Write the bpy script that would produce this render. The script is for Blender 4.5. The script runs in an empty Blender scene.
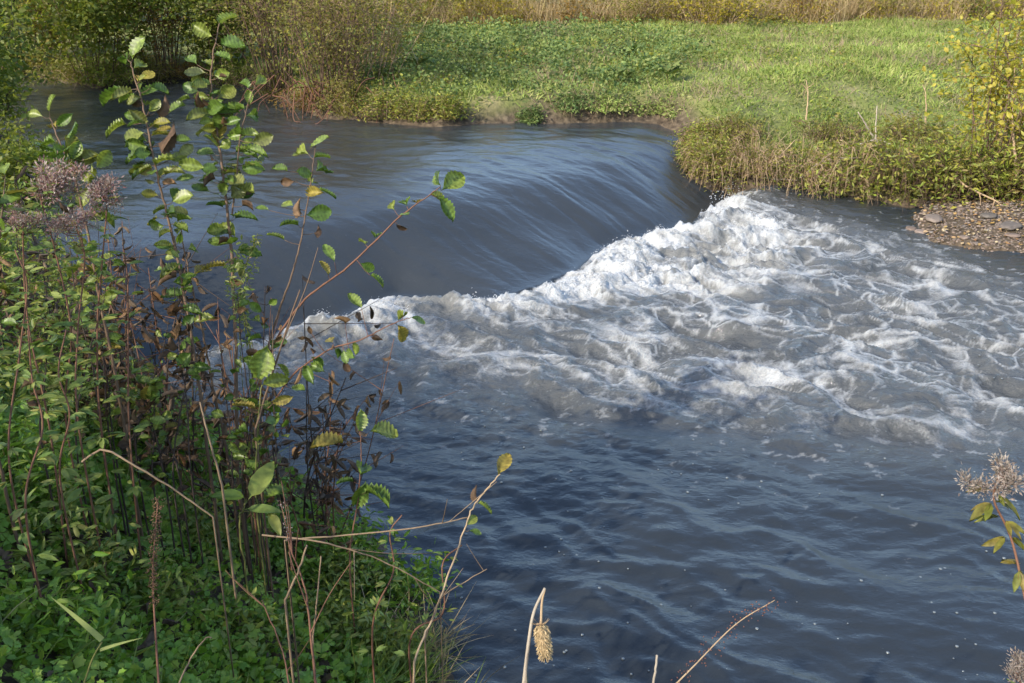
import bpy, math
import numpy as np
from mathutils import Vector

SC = bpy.context.scene
COL = SC.collection
PI = math.pi
rng = np.random.RandomState(7)

# ------------------------------------------------------------------ camera
FPX = 1000.0
PITCH = math.radians(21.9)
CAM = np.array([0.0, 0.0, 3.0])
FW = np.array([0, math.cos(PITCH), -math.sin(PITCH)])
UP = np.array([0, math.sin(PITCH), math.cos(PITCH)])
RT = np.array([1.0, 0, 0])
def ray(px, py):
    return FW + RT*((px-512)/FPX) + UP*((341.5-py)/FPX)
def P(px, py, d):                     # point at depth d (m) along the view
    return CAM + ray(px, py)*d
def G(px, py, z=0.0):                 # point on the level z
    r = ray(px, py)
    return CAM + r*((z-CAM[2])/r[2])

cd = bpy.data.cameras.new('camera'); cam = bpy.data.objects.new('camera', cd); COL.objects.link(cam)
cam.location = CAM; cam.rotation_euler = (PI/2-PITCH, 0, 0)
cd.sensor_width = 36; cd.lens = 36*FPX/1024; cd.clip_end = 2000; cd.clip_start = 0.05
SC.camera = cam

# ------------------------------------------------------------------ light
SUN_EL = math.radians(33); SUN_AZ = math.radians(228)     # clockwise from +Y
S = np.array([math.sin(SUN_AZ)*math.cos(SUN_EL), math.cos(SUN_AZ)*math.cos(SUN_EL), math.sin(SUN_EL)])
sl = bpy.data.lights.new('sun', 'SUN'); sl.energy = 2.4; sl.angle = math.radians(0.6); sl.color = (1, .92, .78)
so = bpy.data.objects.new('sun', sl); COL.objects.link(so)
so.rotation_euler = Vector(S).to_track_quat('Z', 'Y').to_euler(); so.location = (-8, -8, 14)
w = bpy.data.worlds.new('World'); SC.world = w; w.use_nodes = True
nt = w.node_tree; bg = nt.nodes['Background']
sky = nt.nodes.new('ShaderNodeTexSky'); sky.sky_type = 'NISHITA'; sky.sun_disc = False
sky.sun_elevation = SUN_EL; sky.sun_rotation = SUN_AZ; sky.dust_density = 1.3; sky.ozone_density = 1.0
nt.links.new(sky.outputs[0], bg.inputs[0]); bg.inputs[1].default_value = 0.15
SC.view_settings.view_transform = 'Standard'; SC.view_settings.look = 'None'
SC.view_settings.exposure = 1.35; SC.view_settings.gamma = 1
SC.cycles.max_bounces = 6; SC.cycles.transparent_max_bounces = 4
SC.cycles.caustics_reflective = False; SC.cycles.caustics_refractive = False

# ------------------------------------------------------------------ numpy noise
_g = np.random.RandomState(1).rand(4096)*2*PI
_gx, _gy = np.cos(_g), np.sin(_g)
def _h(ix, iy, s):
    h = (ix*374761393 + iy*668265263 + s*144269504) & 0xffffffff
    h = ((h ^ (h >> 13))*1274126177) & 0xffffffff
    return (h ^ (h >> 16)) & 4095
def noise(x, y, s=0):                 # gradient noise about -0.7..0.7
    x0 = np.floor(x).astype(np.int64); y0 = np.floor(y).astype(np.int64)
    fx = x-x0; fy = y-y0
    u = fx*fx*fx*(fx*(fx*6-15)+10); v = fy*fy*fy*(fy*(fy*6-15)+10)
    def g(i, j):
        k = _h(x0+i, y0+j, s)
        return _gx[k]*(fx-i) + _gy[k]*(fy-j)
    a = g(0,0); b = g(1,0); c = g(0,1); d = g(1,1)
    return (a+(b-a)*u) + ((c+(d-c)*u)-(a+(b-a)*u))*v
def fbm(x, y, s=0, o=4, g=.5, l=2.03):
    t = 0; a = 1; n = 0
    for i in range(o):
        t = t + a*noise(x, y, s+i*17); n += a; a *= g; x = x*l+3.1; y = y*l+1.7
    return t/n*1.5
def ss(a, b, x):
    t = np.clip((x-a)/(b-a), 0, 1); return t*t*(3-2*t)
def seg_dist(X, Y, poly, closed):
    d = np.full(X.shape, 1e9); n = len(poly)
    for i in range(n if closed else n-1):
        ax, ay = poly[i][:2]; bx, by = poly[(i+1) % n][:2]
        dx, dy = bx-ax, by-ay
        t = np.clip(((X-ax)*dx+(Y-ay)*dy)/(dx*dx+dy*dy+1e-12), 0, 1)
        d = np.minimum(d, np.hypot(X-ax-t*dx, Y-ay-t*dy))
    return d
def inside(X, Y, poly):
    r = np.zeros(X.shape, bool); n = len(poly)
    for i in range(n):
        ax, ay = poly[i][:2]; bx, by = poly[(i+1) % n][:2]
        c = ((ay > Y) != (by > Y))
        r ^= c & (X < (bx-ax)*(Y-ay)/(by-ay+1e-12)+ax)
    return r
def sdist(X, Y, poly):                # positive inside
    d = seg_dist(X, Y, poly, True)
    return np.where(inside(X, Y, poly), d, -d)

# ------------------------------------------------------------------ mesh helpers
class MB:
    def __init__(s): s.v = []; s.f = []; s.n = 0
    def add(s, V, F):
        V = np.asarray(V, float).reshape(-1, 3); s.v.append(V)
        for f in (F if isinstance(F, list) else [F]):
            s.f.append(np.asarray(f, np.int64)+s.n)
        s.n += len(V)
    def build(s, name, mat, parent=None, smooth=True, attrs=None):
        V = np.concatenate(s.v) if s.v else np.zeros((0, 3))
        if parent is not None: V = V-np.array(parent.location)
        me = bpy.data.meshes.new(name)
        me.vertices.add(len(V)); me.vertices.foreach_set('co', V.astype(np.float32).ravel())
        loops = np.concatenate([f.ravel() for f in s.f]); sizes = np.concatenate([np.full(len(f), f.shape[1]) for f in s.f])
        me.loops.add(len(loops)); me.loops.foreach_set('vertex_index', loops.astype(np.int32))
        me.polygons.add(len(sizes))
        st = np.concatenate([[0], np.cumsum(sizes)[:-1]])
        me.polygons.foreach_set('loop_start', st.astype(np.int32))
        me.polygons.foreach_set('use_smooth', np.full(len(sizes), smooth))
        for k, a in (attrs or {}).items():
            at = me.attributes.new(k, 'FLOAT', 'POINT'); at.data.foreach_set('value', a.astype(np.float32))
        me.update(calc_edges=True)
        me.materials.append(mat)
        o = bpy.data.objects.new(name, me); COL.objects.link(o)
        if parent is not None: o.parent = parent
        return o
def norm(a):
    a = np.asarray(a, float); return a/np.maximum(np.linalg.norm(a, axis=-1, keepdims=True), 1e-9)
def frames(ax, nr):                   # columns: side, axis, normal
    ax = norm(ax); nr = norm(nr - ax*np.sum(ax*nr, -1, keepdims=True)); sd = np.cross(ax, nr)
    return np.stack([sd, ax, nr], -1)
def scatter(mb, T, pos, ax, nr, sc):  # template T=(verts, [faces]); x side, y axis, z normal
    tv, tf = T; pos = np.asarray(pos, float).reshape(-1, 3); n = len(pos)
    if n == 0: return
    R = frames(np.broadcast_to(ax, (n, 3)), np.broadcast_to(nr, (n, 3)))
    sc = np.asarray(sc, float)
    if sc.ndim < 2: sc = np.broadcast_to(sc.reshape(-1, 1), (n, 3)) if sc.ndim else np.full((n, 3), float(sc))
    V = np.einsum('nij,nkj->nki', R, tv[None]*sc[:, None, :]) + pos[:, None, :]
    off = (np.arange(n)*len(tv))[:, None, None]
    mb.add(V.reshape(-1, 3), [(f[None]+off).reshape(-1, f.shape[1]) for f in tf])
def spline(pts, k=6):
    p = np.asarray(pts, float)
    if len(p) < 3:
        t = np.linspace(0, 1, k+1)[:, None]; return p[0]*(1-t)+p[-1]*t
    q = np.vstack([2*p[0]-p[1], p, 2*p[-1]-p[-2]]); out = []
    for i in range(1, len(q)-2):
        for t in np.linspace(0, 1, k, endpoint=False):
            a, b, c, d = q[i-1:i+3]
            out.append(.5*((2*b)+(c-a)*t+(2*a-5*b+4*c-d)*t*t+(3*b-a-3*c+d)*t**3))
    out.append(p[-1]); return np.array(out)
def tube(mb, pts, r0, r1, n=5):
    p = np.asarray(pts, float); m = len(p)
    t = norm(np.gradient(p, axis=0)); ref = np.array([.31, .17, .93])
    if abs(np.dot(t[0], ref)) > .9: ref = np.array([.9, .2, .1])
    a = norm(np.cross(t, ref)); b = np.cross(t, a)
    r = np.linspace(r0, r1, m)[:, None, None]; th = np.linspace(0, 2*PI, n, endpoint=False)
    V = p[:, None] + r*(np.cos(th)[None, :, None]*a[:, None]+np.sin(th)[None, :, None]*b[:, None])
    i = np.arange(m-1)[:, None]*n; j = np.arange(n)[None]; k = (j+1) % n
    F = np.stack([i+j, i+k, i+n+k, i+n+j], -1).reshape(-1, 4)
    mb.add(V.reshape(-1, 3), [F, np.array([[(m-1)*n+q for q in range(n)]])])
def tag(o, label=None, cat=None, group=None, kind=None):
    if label: o['label'] = label
    if cat: o['category'] = cat
    if group: o['group'] = group
    if kind: o['kind'] = kind
    return o
def thing(name, loc, label, cat, group=None):
    o = bpy.data.objects.new(name, None); COL.objects.link(o); o.location = [float(q) for q in loc]; o.empty_display_size = .1
    return tag(o, label, cat, group)

def rdir(n, up=0., r=rng):
    d = r.normal(size=(n, 3)); d[:, 2] = d[:, 2]*.6+up; return norm(d)
# leaf templates -------------------------------------------------------
def leaf_T(rows, width, pleat=0., serr=0., fold=.12, curl=.1, cols=5, tip=.75, wpos=.55):
    V = []; F = []
    h = (cols-1)//2
    for i in range(rows+1):
        t = i/rows
        e = math.log(.5)/math.log(wpos); wd = width*.5*math.sin(PI*min(1, t**e*.985+.015))**tip
        if i == rows: wd *= .15
        for c in range(-h, h+1):
            q = c/h; s = 1+(serr*(1 if i % 2 else -1) if abs(c) == h else 0)
            z = fold*width*abs(q)**1.2 - curl*t*t*.6 + pleat*width*(1 if i % 2 else -1)*abs(q)*(1-.3*abs(q))
            V.append((q*wd*s, t+.10*abs(q)*(1-t), z))
    for i in range(rows):
        for c in range(cols-1):
            a = i*cols+c; F.append((a, a+1, a+1+cols, a+cols))
    return np.array(V), [np.array(F)]
ALDER = leaf_T(14, .64, .07, .055, .20, .45, tip=.68, wpos=.55)
ALDER_CURL = leaf_T(12, .55, .06, .1, .55, .7, tip=.6)
BROAD = leaf_T(8, .42, .012, .03, .12, .5, tip=.7, wpos=.42)
LANCE = leaf_T(5, .30, 0, .05, .15, .35, cols=3, wpos=.42)
OVAL = leaf_T(4, .6, 0, 0, .12, .25, cols=3)
def quad_T(wd, f=.12, bend=0):
    return np.array([(0, 0, 0), (wd/2, .45, f), (0, 1, bend), (-wd/2, .45, f)]), [np.array([(0, 1, 2), (0, 2, 3)])]
QUAD = quad_T(.6); QUADN = quad_T(.35)
def lobed_T():                        # three lobed leaflets
    V = []; F = []
    for k, (ang, L) in enumerate(((0, 1.), (1.15, .85), (-1.15, .85))):
        c, s = math.cos(ang), math.sin(ang)
        out = [(0, .12, 0), (-.17, .36, .05), (-.34, .52, .06), (-.27, .64, .04), (-.3, .82, .03), (-.12, .82, .02), (0, 1, -.05), (.12, .82, .02), (.3, .82, .03), (.27, .64, .04), (.34, .52, .06), (.17, .36, .05)]
        n0 = len(V)
        for x, y, z in out + [(0, .6, -.03)]:
            x *= L*1.05; y *= L; V.append((x*c+y*s, -x*s+y*c, z-.15*y*y))
        for q in range(12): F.append((n0+12, n0+q, n0+(q+1) % 12))
    return np.array(V), [np.array(F)]
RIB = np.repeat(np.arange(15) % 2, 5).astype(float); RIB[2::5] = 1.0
LOBED = lobed_T()
def blade_T(seg=4, wd=.05, bend=.5):
    V = []; F = []
    for i in range(seg+1):
        t = i/seg; ww = wd*(1-t**1.6)*.5+.002
        V += [(-ww, t*(1-.25*bend*t), -bend*.6*t*t), (ww, t*(1-.25*bend*t), -bend*.6*t*t)]
    for i in range(seg): a = 2*i; F.append((a, a+1, a+3, a+2))
    return np.array(V), [np.array(F)]
BLADE = blade_T(); BLADE2 = blade_T(2, .06, .35)
_r = np.random.RandomState(3)
def ico(sub=1):
    import bmesh
    bm = bmesh.new(); bmesh.ops.create_icosphere(bm, subdivisions=sub, radius=1)
    V = np.array([v.co[:] for v in bm.verts]); F = np.array([[v.index for v in f.verts] for f in bm.faces]); bm.free()
    return V, [F]
ICO1 = ico(1); ICO2 = ico(2); ICO4 = ico(4)

# ------------------------------------------------------------------ materials
def mat_new(name):
    m = bpy.data.materials.new(name); m.use_nodes = True
    t = m.node_tree; t.nodes.clear()
    return m, t, t.nodes, t.links
def ramp(N, cols, interp='LINEAR'):
    r = N.new('ShaderNodeValToRGB'); cr = r.color_ramp; cr.interpolation = interp
    n = len(cols)
    while len(cr.elements) < n: cr.elements.new(.5)
    for i, c in enumerate(cols):
        if len(c) == 4: p, c = c[0], c[1:]
        else: p = i/max(1, n-1)
        cr.elements[i].position = p; cr.elements[i].color = (*c, 1)
    return r
def leaf_mat(name, cols, rough=.5, tr=.3, mott=.35, nscale=30, spec=.35, rib=False):
    m, t, N, L = mat_new(name)
    g = N.new('ShaderNodeNewGeometry'); r = ramp(N, cols)
    L.new(g.outputs['Random Per Island'], r.inputs[0])
    tc = N.new('ShaderNodeTexCoord'); nz = N.new('ShaderNodeTexNoise'); nz.inputs['Scale'].default_value = nscale; nz.inputs['Detail'].default_value = 3
    L.new(tc.outputs['Object'], nz.inputs['Vector'])
    mr = N.new('ShaderNodeMapRange'); mr.inputs[1].default_value = .3; mr.inputs[2].default_value = .7; mr.inputs[3].default_value = 1-mott; mr.inputs[4].default_value = 1+mott
    L.new(nz.outputs[0], mr.inputs[0])
    mx = N.new('ShaderNodeVectorMath'); mx.operation = 'SCALE'; L.new(r.outputs[0], mx.inputs[0]); L.new(mr.outputs[0], mx.inputs['Scale'])
    if rib:
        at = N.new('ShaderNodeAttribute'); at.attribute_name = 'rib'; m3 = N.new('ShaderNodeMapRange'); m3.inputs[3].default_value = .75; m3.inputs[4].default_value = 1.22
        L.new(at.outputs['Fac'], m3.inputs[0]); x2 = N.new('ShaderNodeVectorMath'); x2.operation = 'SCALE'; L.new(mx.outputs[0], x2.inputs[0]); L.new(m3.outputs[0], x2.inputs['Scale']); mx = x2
    p = N.new('ShaderNodeBsdfPrincipled'); p.inputs['Roughness'].default_value = rough; p.inputs['Specular IOR Level'].default_value = spec
    L.new(mx.outputs[0], p.inputs['Base Color'])
    tl = N.new('ShaderNodeBsdfTranslucent')
    m2 = N.new('ShaderNodeVectorMath'); m2.operation = 'MULTIPLY'; m2.inputs[1].default_value = (1.25, 1.25, .6); L.new(mx.outputs[0], m2.inputs[0]); L.new(m2.outputs[0], tl.inputs[0])
    sh = N.new('ShaderNodeMixShader'); sh.inputs[0].default_value = tr
    L.new(p.outputs[0], sh.inputs[1]); L.new(tl.outputs[0], sh.inputs[2])
    o = N.new('ShaderNodeOutputMaterial'); L.new(sh.outputs[0], o.inputs[0])
    return m
def bark_mat(name, c1, c2, scale=25, rough=.8):
    m, t, N, L = mat_new(name)
    tc = N.new('ShaderNodeTexCoord'); nz = N.new('ShaderNodeTexNoise'); nz.inputs['Scale'].default_value = scale; nz.inputs['Detail'].default_value = 5
    L.new(tc.outputs['Object'], nz.inputs['Vector'])
    g = N.new('ShaderNodeNewGeometry'); ad = N.new('ShaderNodeMath'); ad.operation = 'MULTIPLY_ADD'; ad.inputs[1].default_value = .5
    L.new(g.outputs['Random Per Island'], ad.inputs[0]); mm = N.new('ShaderNodeMath'); mm.operation = 'MULTIPLY'; mm.inputs[1].default_value = .5
    L.new(nz.outputs[0], mm.inputs[0]); L.new(mm.outputs[0], ad.inputs[2])
    r = ramp(N, [(.25, *c1), (.75, *c2)]); L.new(ad.outputs[0], r.inputs[0])
    p = N.new('ShaderNodeBsdfPrincipled'); p.inputs['Roughness'].default_value = rough; p.inputs['Specular IOR Level'].default_value = .25
    L.new(r.outputs[0], p.inputs['Base Color'])
    b = N.new('ShaderNodeBump'); b.inputs['Strength'].default_value = .5; b.inputs['Distance'].default_value = .01
    L.new(nz.outputs[0], b.inputs['Height']); L.new(b.outputs[0], p.inputs['Normal'])
    o = N.new('ShaderNodeOutputMaterial'); L.new(p.outputs[0], o.inputs[0]); return m

M = {}
M['meadow_dry'] = leaf_mat('dry meadow stalk', [(.26, .19, .13), (.32, .24, .16), (.22, .16, .12), (.3, .27, .13)], .7, .2, .3, 2, .15)
M['litter'] = leaf_mat('fallen leaf', [(.45, .33, .12), (.3, .17, .07), (.5, .42, .26), (.22, .12, .06), (.42, .26, .07)], .6, .15, .3, 40)
M['alder'] = leaf_mat('alder leaf', [(.075, .13, .025), (.11, .17, .03), (.15, .21, .04), (.2, .23, .05), (.14, .14, .045)], .4, .35, .45, 60, .45, True)
M['yellow_green'] = leaf_mat('yellowing leaf', [(.17, .19, .03), (.23, .2, .035), (.25, .19, .045), (.16, .18, .04)], .5, .35, .45, 50, rib=True)
M['withered'] = leaf_mat('withered leaf', [(.10, .05, .02), (.16, .09, .04), (.06, .035, .02), (.22, .13, .06)], .7, .12, .4, 60)
M['dead_dark'] = leaf_mat('dead dark leaf', [(.05, .035, .025), (.09, .06, .04), (.065, .045, .03), (.13, .09, .055)], .75, .08, .4, 40)
M['cover'] = leaf_mat('ground cover leaf', [(.10, .2, .022), (.14, .26, .028), (.18, .3, .035), (.25, .33, .05), (.11, .21, .03)], .45, .3, .25, 25, .35)
M['herb'] = leaf_mat('herb leaf', [(.10, .16, .03), (.14, .2, .035), (.18, .23, .045), (.24, .25, .055), (.11, .17, .04)], .5, .3, .3, 30)
M['agrimony'] = leaf_mat('agrimony leaf', [(.11, .17, .04), (.15, .21, .045), (.2, .24, .055), (.25, .24, .06)], .5, .3, .3, 40)
M['meadow'] = leaf_mat('meadow blade', [(.16, .22, .055), (.21, .28, .065), (.27, .33, .085), (.34, .32, .14), (.18, .24, .06)], .6, .3, .35, .8, .15)
M['meadow_herb'] = leaf_mat('meadow herb leaf', [(.075, .125, .045), (.11, .165, .05), (.15, .2, .06), (.2, .23, .075)], .6, .25, .4, .9, .2)
M['straw'] = leaf_mat('straw', [(.36, .27, .15), (.45, .34, .2), (.30, .21, .12), (.5, .40, .25), (.34, .3, .1)], .7, .25, .35, 3, .2)
M['bush_green'] = leaf_mat('bush leaf', [(.11, .16, .03), (.16, .2, .035), (.24, .25, .045), (.14, .18, .035)], .5, .5, .4, 2.)
M['bush_olive'] = leaf_mat('olive bush leaf', [(.17, .18, .045), (.23, .21, .05), (.29, .25, .06), (.19, .19, .05)], .55, .5, .35, 2.)
M['bush_gold'] = leaf_mat('golden bush leaf', [(.25, .2, .02), (.32, .26, .025), (.2, .2, .03), (.38, .27, .03)], .55, .4, .3, 2.)
M['bush_rust'] = leaf_mat('rusty bush leaf', [(.24, .13, .03), (.3, .18, .03), (.17, .11, .035), (.3, .22, .05)], .6, .35, .3, 2.)
M['sap_yellow'] = leaf_mat('yellow sapling leaf', [(.28, .27, .03), (.36, .33, .05), (.42, .33, .05), (.22, .25, .03)], .5, .4, .25, 20)
M['brush'] = leaf_mat('brush leaf', [(.15, .2, .03), (.22, .26, .04), (.32, .3, .05), (.13, .14, .035), (.27, .19, .06)], .5, .35, .35, 6)
M['stem_brown'] = bark_mat('brown stem', (.07, .045, .03), (.17, .11, .07))
M['stem_red'] = bark_mat('reddish stem', (.10, .045, .03), (.2, .10, .06))
M['stem_dark'] = bark_mat('dark stem', (.025, .018, .014), (.07, .05, .04))
M['stem_green'] = bark_mat('green stem', (.10, .11, .03), (.18, .17, .05))
M['stem_dry'] = bark_mat('dry stem', (.13, .085, .05), (.27, .19, .12))
M['stem_grey'] = bark_mat('grey dead stem', (.2, .16, .12), (.42, .36, .28))
M['stem_straw'] = bark_mat('straw stem', (.25, .16, .09), (.46, .34, .21))
M['fluff'] = leaf_mat('seed fluff', [(.26, .21, .18), (.34, .29, .26), (.2, .14, .12), (.4, .36, .34)], .9, .3, .2, 60, .1)
M['fluff_pink'] = leaf_mat('pinkish seed fluff', [(.34, .26, .24), (.24, .11, .11), (.44, .38, .36), (.19, .085, .09)], .9, .3, .2, 60, .1)
M['seed_red'] = leaf_mat('red seed', [(.14, .05, .035), (.2, .08, .05), (.10, .04, .03)], .6, .1, .3, 60)
M['teasel'] = leaf_mat('teasel head', [(.45, .34, .19), (.55, .42, .24), (.36, .25, .13)], .7, .15, .2, 120)

# water -----------------------------------------------------------------
def water_mat():
    m, t, N, L = mat_new('river water')
    tc = N.new('ShaderNodeTexCoord')
    fo = N.new('ShaderNodeAttribute'); fo.attribute_name = 'foam'
    ae = N.new('ShaderNodeAttribute'); ae.attribute_name = 'aer'
    ch = N.new('ShaderNodeAttribute'); ch.attribute_name = 'chop'
    def nz(sc, det, rot=0, stretch=1, rough=.55, dist=0):
        mp = N.new('ShaderNodeMapping'); mp.inputs['Rotation'].default_value = (0, 0, rot); mp.inputs['Scale'].default_value = (1, stretch, 1)
        L.new(tc.outputs['Object'], mp.inputs[0])
        n = N.new('ShaderNodeTexNoise'); n.inputs['Scale'].default_value = sc; n.inputs['Detail'].default_value = det
        n.inputs['Roughness'].default_value = rough; n.inputs['Distortion'].default_value = dist
        L.new(mp.outputs[0], n.inputs['Vector']); return n
    def math_(op, a, b):
        q = N.new('ShaderNodeMath'); q.operation = op
        for i, k in enumerate((a, b)):
            if isinstance(k, (int, float)): q.inputs[i].default_value = k
            else: L.new(k, q.inputs[i])
        return q.outputs[0]
    n1 = nz(9, 4, .7, 1.6); n2 = nz(70, 3); n3 = nz(26, 5, .7, 1.5, .65)
    # foam mask refined below the mesh resolution
    f = math_('ADD', fo.outputs['Fac'], math_('MULTIPLY', math_('SUBTRACT', n3.outputs[0], .5), .5))
    f = math_('ADD', f, math_('MULTIPLY', math_('SUBTRACT', n2.outputs[0], .5), .35))
    mr = N.new('ShaderNodeMapRange'); mr.interpolation_type = 'SMOOTHSTEP'; mr.inputs[1].default_value = .10; mr.inputs[2].default_value = .92; mr.interpolation_type = 'LINEAR'
    L.new(f, mr.inputs[0])
    cm = N.new('ShaderNodeMix'); cm.data_type = 'RGBA'
    cm.inputs[6].default_value = (.024, .029, .034, 1); cm.inputs[7].default_value = (.15, .15, .14, 1)
    L.new(ae.outputs['Fac'], cm.inputs[0])
    p = N.new('ShaderNodeBsdfPrincipled'); p.inputs['Roughness'].default_value = .05; p.inputs['IOR'].default_value = 1.42
    L.new(cm.outputs[2], p.inputs['Base Color'])
    bh = math_('ADD', math_('MULTIPLY', n1.outputs[0], 1.), math_('MULTIPLY', n3.outputs[0], .5))
    b = N.new('ShaderNodeBump'); b.inputs['Distance'].default_value = .035
    L.new(math_('MULTIPLY', ch.outputs['Fac'], 1), b.inputs['Strength']); L.new(bh, b.inputs['Height']); L.new(b.outputs[0], p.inputs['Normal'])
    q = N.new('ShaderNodeBsdfPrincipled'); q.inputs['Roughness'].default_value = .6; q.inputs['Base Color'].default_value = (.52, .53, .53, 1); q.inputs['Subsurface Weight'].default_value = .6; q.inputs['Subsurface Radius'].default_value = (.06, .07, .08); q.inputs['Subsurface Scale'].default_value = .5; q.inputs['Specular IOR Level'].default_value = .3
    b2 = N.new('ShaderNodeBump'); b2.inputs['Distance'].default_value = .045; b2.inputs['Strength'].default_value = .9
    L.new(math_('ADD', n3.outputs[0], math_('MULTIPLY', n2.outputs[0], .5)), b2.inputs['Height']); L.new(b2.outputs[0], q.inputs['Normal'])
    sh = N.new('ShaderNodeMixShader'); L.new(mr.outputs[0], sh.inputs[0]); L.new(p.outputs[0], sh.inputs[1]); L.new(q.outputs[0], sh.inputs[2])
    o = N.new('ShaderNodeOutputMaterial'); L.new(sh.outputs[0], o.inputs[0]); return m
def ground_mat():
    m, t, N, L = mat_new('ground soil and turf')
    tc = N.new('ShaderNodeTexCoord'); at = N.new('ShaderNodeAttribute'); at.attribute_name = 'turf'
    def nz(sc, det):
        n = N.new('ShaderNodeTexNoise'); n.inputs['Scale'].default_value = sc; n.inputs['Detail'].default_value = det; L.new(tc.outputs['Object'], n.inputs['Vector']); return n
    n1 = nz(1.3, 6); n2 = nz(14, 6)
    soil = ramp(N, [(.3, .035, .025, .017), (.55, .10, .075, .05), (.75, .17, .13, .085)]); L.new(n2.outputs[0], soil.inputs[0])
    turf = ramp(N, [(.3, .12, .12, .05), (.5, .16, .18, .05), (.68, .24, .21, .10)]); L.new(n1.outputs[0], turf.inputs[0])
    mx = N.new('ShaderNodeMix'); mx.data_type = 'RGBA'; L.new(at.outputs['Fac'], mx.inputs[0]); L.new(soil.outputs[0], mx.inputs[6]); L.new(turf.outputs[0], mx.inputs[7])
    p = N.new('ShaderNodeBsdfPrincipled'); p.inputs['Roughness'].default_value = .9; p.inputs['Specular IOR Level'].default_value = .2
    L.new(mx.outputs[2], p.inputs['Base Color'])
    b = N.new('ShaderNodeBump'); b.inputs['Distance'].default_value = .05; b.inputs['Strength'].default_value = .7; L.new(n2.outputs[0], b.inputs['Height']); L.new(b.outputs[0], p.inputs['Normal'])
    o = N.new('ShaderNodeOutputMaterial'); L.new(p.outputs[0], o.inputs[0]); return m
def stone_mat():
    m, t, N, L = mat_new('river stone')
    tc = N.new('ShaderNodeTexCoord'); oi = N.new('ShaderNodeObjectInfo'); g = N.new('ShaderNodeNewGeometry')
    n = N.new('ShaderNodeTexNoise'); n.inputs['Scale'].default_value = 18; n.inputs['Detail'].default_value = 6; L.new(tc.outputs['Object'], n.inputs['Vector'])
    a = N.new('ShaderNodeMath'); a.operation = 'ADD'; L.new(oi.outputs['Random'], a.inputs[0]); L.new(g.outputs['Random Per Island'], a.inputs[1])
    fr = N.new('ShaderNodeMath'); fr.operation = 'FRACT'; L.new(a.outputs[0], fr.inputs[0])
    r = ramp(N, [(.14, .10, .075), (.22, .16, .12), (.10, .085, .07), (.26, .2, .16), (.11, .075, .055), (.2, .18, .16)]); L.new(fr.outputs[0], r.inputs[0])
    mr = N.new('ShaderNodeMapRange'); mr.inputs[3].default_value = .6; mr.inputs[4].default_value = 1.4; L.new(n.outputs[0], mr.inputs[0])
    v = N.new('ShaderNodeVectorMath'); v.operation = 'SCALE'; L.new(r.outputs[0], v.inputs[0]); L.new(mr.outputs[0], v.inputs['Scale'])
    p = N.new('ShaderNodeBsdfPrincipled'); p.inputs['Roughness'].default_value = .7; L.new(v.outputs[0], p.inputs['Base Color'])
    b = N.new('ShaderNodeBump'); b.inputs['Distance'].default_value = .01; b.inputs['Strength'].default_value = .6; L.new(n.outputs[0], b.inputs['Height']); L.new(b.outputs[0], p.inputs['Normal'])
    o = N.new('ShaderNodeOutputMaterial'); L.new(p.outputs[0], o.inputs[0]); return m
def plain_mat(name, c, rough, spec=.5):
    m, t, N, L = mat_new(name)
    p = N.new('ShaderNodeBsdfPrincipled'); p.inputs['Base Color'].default_value = (*c, 1); p.inputs['Roughness'].default_value = rough; p.inputs['Specular IOR Level'].default_value = spec
    o = N.new('ShaderNodeOutputMaterial'); L.new(p.outputs[0], o.inputs[0]); return m
M['water'] = water_mat(); M['ground'] = ground_mat(); M['stone'] = stone_mat()
M['spray'] = plain_mat('spray droplet', (.55, .56, .57), .3); M['bubble'] = plain_mat('foam bubble', (.16, .18, .19), .12)

# ------------------------------------------------------------------ river outline
WU = 0.55                              # upper water level; the lower is 0
def g2(px, py, z=0): q = G(px, py, z); return (q[0], q[1])
TOE = [(-3.6, 6.3)] + [g2(*q, .08) for q in ((165, 350), (250, 318), (310, 306), (345, 300), (372, 289), (400, 281), (440, 284), (500, 284), (545, 268), (575, 256), (606, 235), (650, 223), (690, 212), (716, 192))] + [(3.6, 13.6)]
RIVER = [(.3, 3.0), (-.2, 3.4), (-.62, 4.4), (-1.15, 5.2), (-1.8, 5.9), (-2.6, 6.6), (-3.6, 7.4), (-4.6, 9.2), (-5.6, 11), (-6.8, 13.5), (-9, 16.5), (-14, 19), (-30, 24), (-30, 30), (-14, 23.5)]
RIVER += [g2(*q, WU) for q in ((100, 88), (180, 79), (250, 86), (290, 106), (330, 119), (380, 122), (440, 127), (500, 124), (560, 123), (620, 121), (660, 121), (694, 127), (704, 146))]
RIVER += [g2(*q, 0) for q in ((712, 178), (745, 189), (800, 190), (860, 196), (905, 204), (960, 205), (1024, 205), (1100, 225))] + [(9, 9.5), (16, 7), (30, 6), (30, 1), (12, 2.4), (3, 2.7)]
RIVER = [(float(a), float(b)) for a, b in RIVER]
BAR = [g2(*q, .05) for q in ((905, 212), (925, 238), (975, 246), (1030, 252), (1120, 262), (1180, 230), (1024, 190), (930, 196))]
def toe_sd(X, Y):                      # signed distance, positive downstream
    ext = [(-60, -30)] + TOE + [(90, 90)]; poly = ext + [(90, -90), (-60, -90)]
    d = seg_dist(X, Y, ext, False)
    return np.where(inside(X, Y, poly), d, -d)
def water_base(X, Y, sd=None):
    sd = toe_sd(X, Y) if sd is None else sd
    u = -sd
    return WU*(ss(-.1, 2.4, u)*.40+.60*ss(-.08, 1.4, u)) - .07*np.exp(-(sd/.22)**2)
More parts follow.
